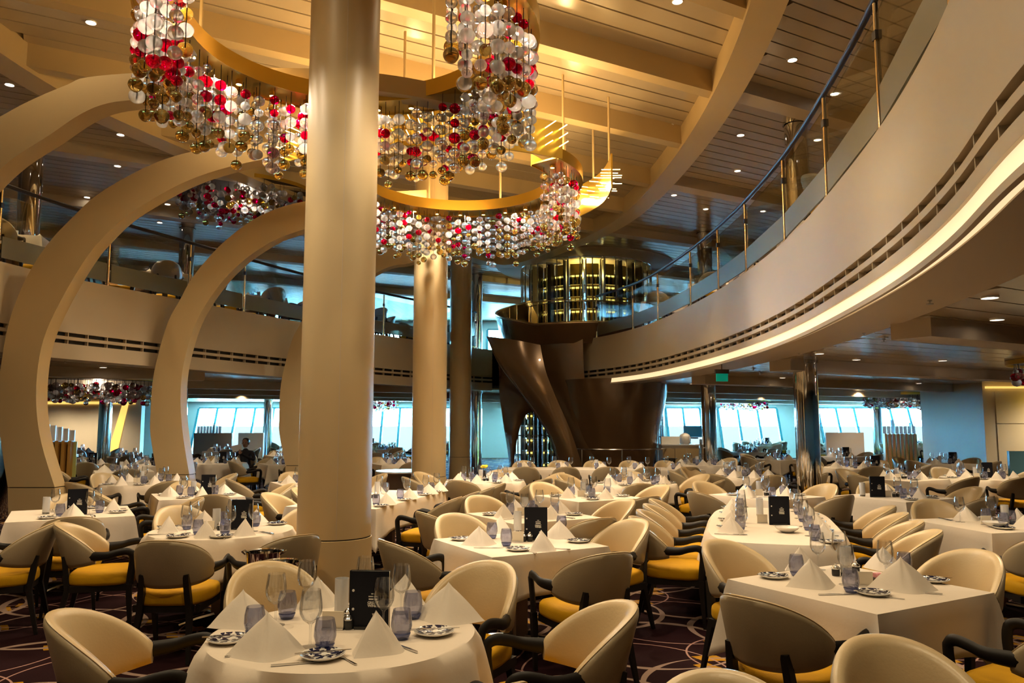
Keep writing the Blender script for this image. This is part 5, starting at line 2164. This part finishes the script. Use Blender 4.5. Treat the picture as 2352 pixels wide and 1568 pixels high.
# the three nearest tables are laid by hand, piece by piece
def lay(ref, items):
    cnt = {}
    for it in items:
        kind, px, py = it[:3]
        opt = it[3] if len(it) > 3 else {}
        p = atz(px, py, ZT)
        where = it[4]
        rz = R(opt.get('rz', 0))
        sc_ = opt.get('s', 1.0)
        if kind == 'napkin':
            place_item('folded_napkin', [NAPS[opt.get('m', 0)]], p.x, p.y, rz, 'peaked white napkin, %s, %s' % (where, ref), 'napkin', 'folded napkins', scale=(sc_ * 1.12, sc_, sc_ * 1.05))
        elif kind == 'plate':
            place_item('side_plate', [PLATE, ('painted_pattern', PATT)], p.x, p.y, rz, 'blue-flowered side plate, %s, %s' % (where, ref), 'plate', 'side plates')
            q = put('butter_knife', KNIFE, None, (p.x - 0.105 * math.cos(rz), p.y - 0.105 * math.sin(rz), ZT + 0.0212), rz - PI / 2)
            tag(q, 'butter knife lying across the side plate, %s, %s' % (where, ref), 'knife', 'butter knives')
        elif kind == 'wine':
            place_item('wine_glass', [BOWL, ('stem', STEM)], p.x, p.y, 0, 'stemmed wine glass, %s, %s' % (where, ref), 'wine glass', 'wine glasses', scale=(1.15, 1.15, 1.06))
        elif kind == 'tumbler':
            place_item('tumbler', [TUMB, ('tinted_base', TBASE)], p.x, p.y, 0, 'blue-tinted tumbler, %s, %s' % (where, ref), 'tumbler', 'tumblers', scale=(1.1, 1.1, 1.1))
        elif kind == 'knife':
            tag(put('dinner_knife', KNIFE, None, (p.x, p.y, ZT + 0.001), rz), 'steel dinner knife, %s, %s' % (where, ref), 'knife', 'dinner knives')
        elif kind == 'fork':
            tag(put('fork', FORK, None, (p.x, p.y, ZT + 0.001), rz), 'steel fork, %s, %s' % (where, ref), 'fork', 'forks')
        elif kind == 'candle':
            place_item('candle_holder', [CAND_F, ('candle_glass', CAND_G), ('candle', CAND_W)], p.x, p.y, 0, 'white frosted glass candle holder on the %s' % ref, 'candle holder', 'candle holders')
        elif kind == 'menu':
            menu(p.x, p.y, rz, 'black standing menu with white lettering on the %s' % ref, z=ZT, grp='standing menus')
        elif kind == 'card':
            place_item('table_card', [CARDB, ('menu_card', CARD)], p.x, p.y, rz, 'small cream card in a holder on the %s' % ref, 'card', 'table cards')
        elif kind == 'pot':
            place_item('condiment_pot', [POT[0], ('lid', POT[1])], p.x, p.y, 0, 'dark condiment pot, %s, %s' % (where, ref), 'pot', 'condiment pots')


lay('round table nearest the camera', [
    ('napkin', 612, 1500, {'rz': 12, 's': 1.15}, 'front left'), ('napkin', 862, 1492, {'rz': 62, 's': 1.1, 'm': 1}, 'front right of centre'), ('napkin', 556, 1432, {'rz': 28, 's': 1.1}, 'left edge'),
    ('napkin', 1030, 1420, {'rz': -14, 's': 1.2, 'm': 2}, 'right edge'), ('napkin', 728, 1388, {'rz': 50}, 'back left'), ('napkin', 930, 1382, {'rz': -30}, 'back right'),
    ('plate', 525, 1474, {'rz': 10}, 'front left'), ('plate', 741, 1511, {'rz': 20}, 'front centre'), ('plate', 997, 1457, {'rz': 12}, 'right side'),
    ('wine', 632, 1436, {}, 'left side'), ('wine', 712, 1486, {}, 'front centre'), ('wine', 703, 1396, {}, 'back left'), ('wine', 880, 1452, {}, 'right of the menu'), ('wine', 921, 1408, {}, 'back right'), ('wine', 838, 1384, {}, 'behind the menu'),
    ('tumbler', 584, 1460, {}, 'left side'), ('tumbler', 659, 1420, {}, 'back left'), ('tumbler', 746, 1492, {}, 'front centre'), ('tumbler', 922, 1467, {}, 'right side'), ('tumbler', 948, 1420, {}, 'back right'),
    ('knife', 622, 1531, {'rz': -72}, 'front centre'), ('knife', 958, 1500, {'rz': 40}, 'right side'), ('fork', 818, 1528, {'rz': 38}, 'front centre'), ('fork', 516, 1510, {'rz': -60}, 'front left'),
    ('candle', 784, 1412, {}, ''), ('menu', 848, 1443, {'rz': -5}, ''), ('card', 764, 1446, {'rz': -4}, ''), ('pot', 802, 1428, {}, 'first of the pair'), ('pot', 800, 1444, {}, 'second of the pair')])
T2R = 'square table right of the thick column'
lay(T2R, [
    ('napkin', 1100, 1250, {'rz': 10}, 'left side'), ('napkin', 1243, 1262, {'rz': 50}, 'front right'), ('napkin', 1285, 1234, {'rz': -20}, 'right side'), ('napkin', 1150, 1222, {'rz': -35, 'm': 1}, 'back left'),
    ('plate', 1060, 1240, {'rz': 10}, 'left corner'), ('plate', 1189, 1264, {'rz': 0}, 'front side'), ('plate', 1328, 1245, {'rz': 5}, 'right corner'),
    ('tumbler', 1130, 1236, {}, 'left of centre'), ('tumbler', 1163, 1253, {}, 'near the front'), ('tumbler', 1290, 1218, {}, 'back right'),
    ('knife', 1088, 1259, {'rz': -88}, 'left side'), ('knife', 1310, 1263, {'rz': 60}, 'right side'), ('fork', 1232, 1271, {'rz': 40}, 'front side'),
    ('candle', 1189, 1222, {}, ''), ('menu', 1231, 1240, {'rz': -4}, ''), ('card', 1188, 1245, {'rz': -8}, ''), ('pot', 1203, 1243, {}, 'first of the pair'), ('pot', 1217, 1243, {}, 'second of the pair')])
lay('square table in the lower right', [
    ('napkin', 1862, 1345, {'rz': 8, 's': 1.1}, 'left side'), ('napkin', 2072, 1352, {'rz': -12, 's': 1.25, 'm': 2}, 'front right'), ('napkin', 1838, 1306, {'rz': 30}, 'back left'), ('napkin', 2030, 1306, {'rz': -30, 'm': 1}, 'back right'),
    ('plate', 1777, 1327, {'rz': 15}, 'left corner'), ('plate', 2006, 1366, {'rz': 5}, 'front corner'), ('plate', 2143, 1336, {'rz': 0}, 'right corner'),
    ('tumbler', 1830, 1322, {}, 'left side'), ('tumbler', 1955, 1360, {}, 'front corner'), ('tumbler', 2078, 1316, {}, 'right side'),
    ('wine', 1880, 1308, {}, 'back left'), ('wine', 1945, 1343, {}, 'centre'), ('wine', 2036, 1334, {}, 'right of centre'), ('wine', 1930, 1304, {}, 'back corner'),
    ('knife', 1880, 1367, {'rz': -84}, 'front left'), ('knife', 2165, 1366, {'rz': 62}, 'right side'), ('fork', 2078, 1377, {'rz': 52}, 'front corner'),
    ('candle', 1944, 1322, {}, ''), ('card', 1985, 1346, {'rz': -6}, ''), ('pot', 1966, 1316, {}, 'first of the pair'), ('pot', 1920, 1322, {}, 'second of the pair')])

# ------------------------------------------------------------------ other furniture and small things
# round service table with white top between the columns
e = empty('bar_table', (-2.02, 14.6, 0))
tag(e, 'round brown drum table with a pale glass top between the two front columns', 'table')
MB().lathe([(0, 0), (0.36, 0), (0.38, 0.02), (0.40, 0.70), (0.43, 0.74), (0, 0.74)], 40).build('drum', 'brushed_brown', e)
MB().lathe([(0, 0.74), (0.48, 0.74), (0.485, 0.755), (0.48, 0.77), (0, 0.77)], 48).build('table_top', 'porcelain', e)

# service cabinet behind the bronze cup
e = empty('service_cabinet', (4.36, 20.5, 0))
tag(e, 'beige service cabinet with curved brown side beside the bronze cup', 'cabinet')
MB().box((0, 0.2, 0.53), (0.95, 0.55, 1.06)).build('carcass', 'wall_paint', e, smooth=0)
for k in range(3):
    d_ = MB().box((-0.31 + 0.31 * k, -0.085, 0.52), (0.295, 0.02, 0.92)).build('door', 'cream_paint', e, smooth=0)
    MB().box((-0.31 + 0.31 * k + 0.12, -0.10, 0.55), (0.012, 0.015, 0.12)).build('handle', 'steel', d_, smooth=0)
MB().box((0, 0.2, 1.075), (1.0, 0.6, 0.03)).build('counter_top', 'frost_white', e, smooth=0)
rows = [[(0.48 + 0.5 * math.sin(t) * 0.9, -0.10 + 0.75 * (1 - math.cos(t)), z) for t in (q * PI / 12 for q in range(7))] for z in (0.0, 1.22)]
rows2 = [[p for p in r] + [(p[0] + 0.03, p[1] + 0.05, p[2]) for p in r[::-1]] for r in rows]
MB().loft(rows2, closed=True, cap=True).build('curved_side', 'brushed_brown', e)
b_ = MB().lathe([(0, 0), (0.10, 0.0), (0.14, 0.06), (0.15, 0.15), (0.11, 0.24), (0.05, 0.28), (0, 0.29)], 24, mod=lambda a: 1 + 0.10 * math.sin(5 * a) + 0.05 * math.sin(11 * a + 1)).build('bundle', 'grey_plastic_bag')
b_.location = (4.52, 20.62, 1.09)
tag(b_, 'crumpled grey wrapped bundle on the service cabinet', 'bundle')
e2 = empty('flat_screen', (4.85, 21.0, 1.22), R(-8))
tag(e2, 'tilted dark blue screen behind the service cabinet', 'screen')
MB().box((0, 0, 0.20), (0.55, 0.03, 0.30), Matrix.Rotation(R(-14), 4, 'X')).build('panel', 'blue_screen', e2, smooth=0)
MB().box((0, 0.05, 0.02), (0.2, 0.12, 0.04)).build('stand', 'black_plastic', e2, smooth=0)
t_ = MB().box((0, 0, 0.10), (0.48, 0.02, 0.20)).build('white_board_sign', 'porcelain', smooth=0)
t_.location = (4.12, 20.52, 1.09)
tag(t_, 'small blank white board standing on the service cabinet', 'board')

# ice buckets
def bucket(x, y, z, r, h, label, material='steel', stand=0.0):
    e = empty('ice_bucket', (x, y, z))
    tag(e, label, 'bucket')
    MB().lathe([(0, stand), (r * 0.78, stand), (r * 0.82, stand + 0.01), (r, stand + h), (r * 1.05, stand + h + 0.006), (r * 0.96, stand + h), (r * 0.78, stand + 0.02), (0, stand + 0.02)], 32).build('bucket', material, e)
    for s in (-1, 1):
        MB().tube([(s * r * 1.0, -0.03, stand + h * 0.93), (s * r * 1.18, -0.03, stand + h * 1.02), (s * r * 1.18, 0.03, stand + h * 1.02), (s * r * 1.0, 0.03, stand + h * 0.93)], 0.006, 6).build('handle', material, e)
    if stand:
        for a in (90, 210, 330):
            c_, s_ = math.cos(R(a)), math.sin(R(a))
            MB().tube([(c_ * r * 0.7, s_ * r * 0.7, stand + 0.01), (c_ * r * 1.1, s_ * r * 1.1, 0)], 0.008, 6).build('leg', 'steel', e)
        MB().lathe([(r * 0.86, stand - 0.01), (r * 0.9, stand - 0.01), (r * 0.9, stand + 0.01), (r * 0.86, stand + 0.01)], 24).build('hoop', 'steel', e)
    return e


bucket(-1.64, 5.30, 0.0, 0.115, 0.20, 'shiny steel ice bucket on a stand beside the thick column', 'chrome', 0.60)
bucket(-1.45, 5.03, 0.0, 0.115, 0.20, 'second steel ice bucket on a stand, nearer the camera', 'chrome', 0.58)
bucket(3.55, 17.9, 0.0, 0.15, 0.22, 'black ice bucket on a stand before the service cabinet', 'black_plastic', 0.62)

# yellow flowers on the round table
e = empty('flower_vase', (-0.44, 12.62, ZT))
tag(e, 'small vase of yellow flowers on the round table before the second column', 'flowers')
MB().lathe([(0, 0), (0.03, 0), (0.035, 0.05), (0.02, 0.13), (0.025, 0.15), (0.02, 0.15), (0.0, 0.02)], 20).build('vase', 'black_plastic', e)
for k in range(7):
    a = k * 0.9
    r_ = 0.02 + 0.035 * (k % 3) / 2
    MB().tube([(0, 0, 0.1), (r_ * math.cos(a), r_ * math.sin(a), 0.19 + 0.015 * (k % 2))], 0.003, 5).build('stalk', 'leaf_green', e)
    MB().lathe([(0, -0.02), (0.02, -0.012), (0.03, 0.005), (0.018, 0.018), (0, 0.014)], 12, Matrix.Translation((r_ * math.cos(a), r_ * math.sin(a), 0.20 + 0.015 * (k % 2))), mod=lambda q: 1 + 0.15 * math.cos(5 * q)).build('flower', 'flower_yellow', e)

# bread bowls on some tables
for x, y, ref in ((2.28, 6.62, 'the near end of the long round-ended table'), (0.98, 9.7, 'the square table three rows behind the centre'), (4.2, 6.95, 'the square table at the right edge')):
    o = put('serving_bowl', BREAD, None, (x, y, ZT), 0.3)
    tag(o, 'small white serving bowl on ' + ref, 'bowl', 'serving bowls')
PKB = MB().box((0, 0, 0.02), (0.085, 0.05, 0.04)).mesh('sugar_box', 'rail_dark', 0)
for x, y, ref in ((4.48, 7.2, 'the square table at the right edge'), (2.06, 4.52, 'the square table in the lower right')):
    o = put('sugar_box', PKB, None, (x, y, ZT), 0.2)
    tag(o, 'little dark box of sugar packets on ' + ref, 'box')
    for k in range(4):
        put('packet', PACK, o, (0.0, -0.015 + 0.01 * k, 0.045))

# standing person far back on the left, in dark clothes, holding up a white sheet
def person():
    e = empty('person', (-6.55, 19.45, 0))
    tag(e, 'black-haired person in dark clothes seated far back, holding up a white sheet', 'person')
    J = {'pelvis': (0, 0, 0.50), 'belly': (0, 0, 0.66), 'chest': (0, -0.01, 0.83), 'neck': (0, -0.01, 0.98), 'nk2': (0, -0.015, 1.03),
         'shL': (-0.17, 0, 0.93), 'elL': (-0.27, -0.16, 0.76), 'haL': (-0.14, -0.36, 0.93), 'shR': (0.17, 0, 0.93), 'elR': (0.26, -0.14, 0.74), 'haR': (0.0, -0.38, 0.90),
         'hipL': (-0.09, -0.02, 0.48), 'knL': (-0.13, -0.44, 0.50), 'anL': (-0.13, -0.42, 0.08), 'toL': (-0.13, -0.55, 0.03),
         'hipR': (0.09, -0.02, 0.48), 'knR': (0.13, -0.44, 0.50), 'anR': (0.13, -0.42, 0.08), 'toR': (0.13, -0.55, 0.03)}
    RAD = {'pelvis': 0.14, 'belly': 0.125, 'chest': 0.14, 'neck': 0.06, 'nk2': 0.05, 'shL': 0.065, 'elL': 0.045, 'haL': 0.032, 'shR': 0.065, 'elR': 0.045, 'haR': 0.032,
           'hipL': 0.09, 'knL': 0.062, 'anL': 0.042, 'toL': 0.035, 'hipR': 0.09, 'knR': 0.062, 'anR': 0.042, 'toR': 0.035}
    ED = [('pelvis', 'belly'), ('belly', 'chest'), ('chest', 'neck'), ('neck', 'nk2'), ('chest', 'shL'), ('shL', 'elL'), ('elL', 'haL'), ('chest', 'shR'), ('shR', 'elR'), ('elR', 'haR'),
          ('pelvis', 'hipL'), ('hipL', 'knL'), ('knL', 'anL'), ('anL', 'toL'), ('pelvis', 'hipR'), ('hipR', 'knR'), ('knR', 'anR'), ('anR', 'toR')]
    ks = list(J)
    me = bpy.data.meshes.new('body')
    me.from_pydata([J[k] for k in ks], [(ks.index(a), ks.index(b)) for a, b in ED], [])
    o = bpy.data.objects.new('body', me)
    COL.objects.link(o)
    o.parent = e
    sk = o.modifiers.new('skin', 'SKIN')
    for i, k in enumerate(ks):
        me.skin_vertices[0].data[i].radius = (RAD[k], RAD[k] * 0.85)
    me.skin_vertices[0].data[0].use_root = True
    o.modifiers.new('sub', 'SUBSURF').levels = 2
    o.modifiers['sub'].render_levels = 2
    me.materials.append(MAT['dark_cloth'])
    # head with face
    h = MB()
    h.lathe([(0, -0.115), (0.035, -0.108), (0.055, -0.085), (0.068, -0.04), (0.076, 0.01), (0.074, 0.055), (0.055, 0.092), (0.025, 0.108), (0, 0.112)], 24, Matrix.Translation((0, -0.03, 1.15)) @ Matrix.Diagonal((1, 1.15, 1, 1)))
    h.tube([(0, -0.10, 1.165), (0, -0.125, 1.135), (0, -0.11, 1.125)], [0.008, 0.014, 0.010], 8)
    for s in (-1, 1):
        h.lathe([(0, 0), (0.018, 0.005), (0.012, 0.02), (0, 0.02)], 10, Matrix.Translation((s * 0.076, -0.02, 1.14)) @ Matrix.Rotation(s * PI / 2, 4, 'Y'))
    hd = h.build('head', 'skin', e, smooth=80)
    MB().lathe([(0.072, -0.05), (0.086, -0.01), (0.088, 0.05), (0.068, 0.10), (0.03, 0.124), (0, 0.128)], 24, Matrix.Translation((0, -0.008, 1.155)) @ Matrix.Diagonal((1, 1.12, 1, 1))).build('hair', 'hair', e, smooth=80)
    for s in (-1, 1):
        MB().lathe([(0, 0.0), (0.009, 0.002), (0, 0.006)], 10, Matrix.Translation((s * 0.028, -0.112, 1.158)) @ Matrix.Rotation(PI / 2, 4, 'X')).build('eye', 'hair', hd)
    MB().box((0, -0.108, 1.098), (0.035, 0.01, 0.007)).build('mouth', 'bead_red', hd)
    for nm, (hx_, hy_, hz_) in (('hand', J['haL']), ('hand', J['haR'])):
        m = MB()
        m.lathe([(0, -0.04), (0.028, -0.03), (0.034, 0.0), (0.028, 0.035), (0, 0.042)], 12, Matrix.Translation((hx_, hy_ - 0.03, hz_ + 0.03)) @ Matrix.Diagonal((1, 0.5, 1, 1)))
        for q in range(4):
            fx = hx_ - 0.024 + 0.016 * q
            L_ = (0.058, 0.068, 0.064, 0.05)[q]
            m.tube([(fx, hy_ - 0.03, hz_ + 0.05), (fx, hy_ - 0.045, hz_ + 0.05 + L_ * 0.5), (fx, hy_ - 0.035, hz_ + 0.05 + L_)], [0.009, 0.008, 0.006], 6)
        m.tube([(hx_ + 0.03, hy_ - 0.03, hz_ + 0.01), (hx_ + 0.05, hy_ - 0.045, hz_ + 0.035), (hx_ + 0.05, hy_ - 0.05, hz_ + 0.06)], [0.010, 0.009, 0.007], 6)
        m.build('hand', 'skin', e, smooth=80)
    p = MB().box((0, 0, 0), (0.24, 0.004, 0.15), Matrix.Rotation(R(12), 4, 'X')).build('paper_sheet', 'porcelain', smooth=0)
    p.location = (-6.62, 19.02, 1.04)
    p.rotation_euler = (0, R(-12), 0)
    tag(p, 'white sheet of paper held up by the person in dark clothes', 'paper')
    chair(-6.55, 19.42, 270, 'beige armchair in which the person in dark clothes sits', 'dining chairs on the lower deck')


person()

# dark rounded seat back near the grey partition on the right
chair(6.9, 18.2, 260, 'beige armchair in shadow before the grey partition on the right', 'dining chairs on the lower deck')
# prototypes that were never placed go away
for o in list(bpy.data.objects):
    if o.parent is None and o.location.z < -20:
        for c in list(o.children_recursive):
            bpy.data.objects.remove(c)
        bpy.data.objects.remove(o)
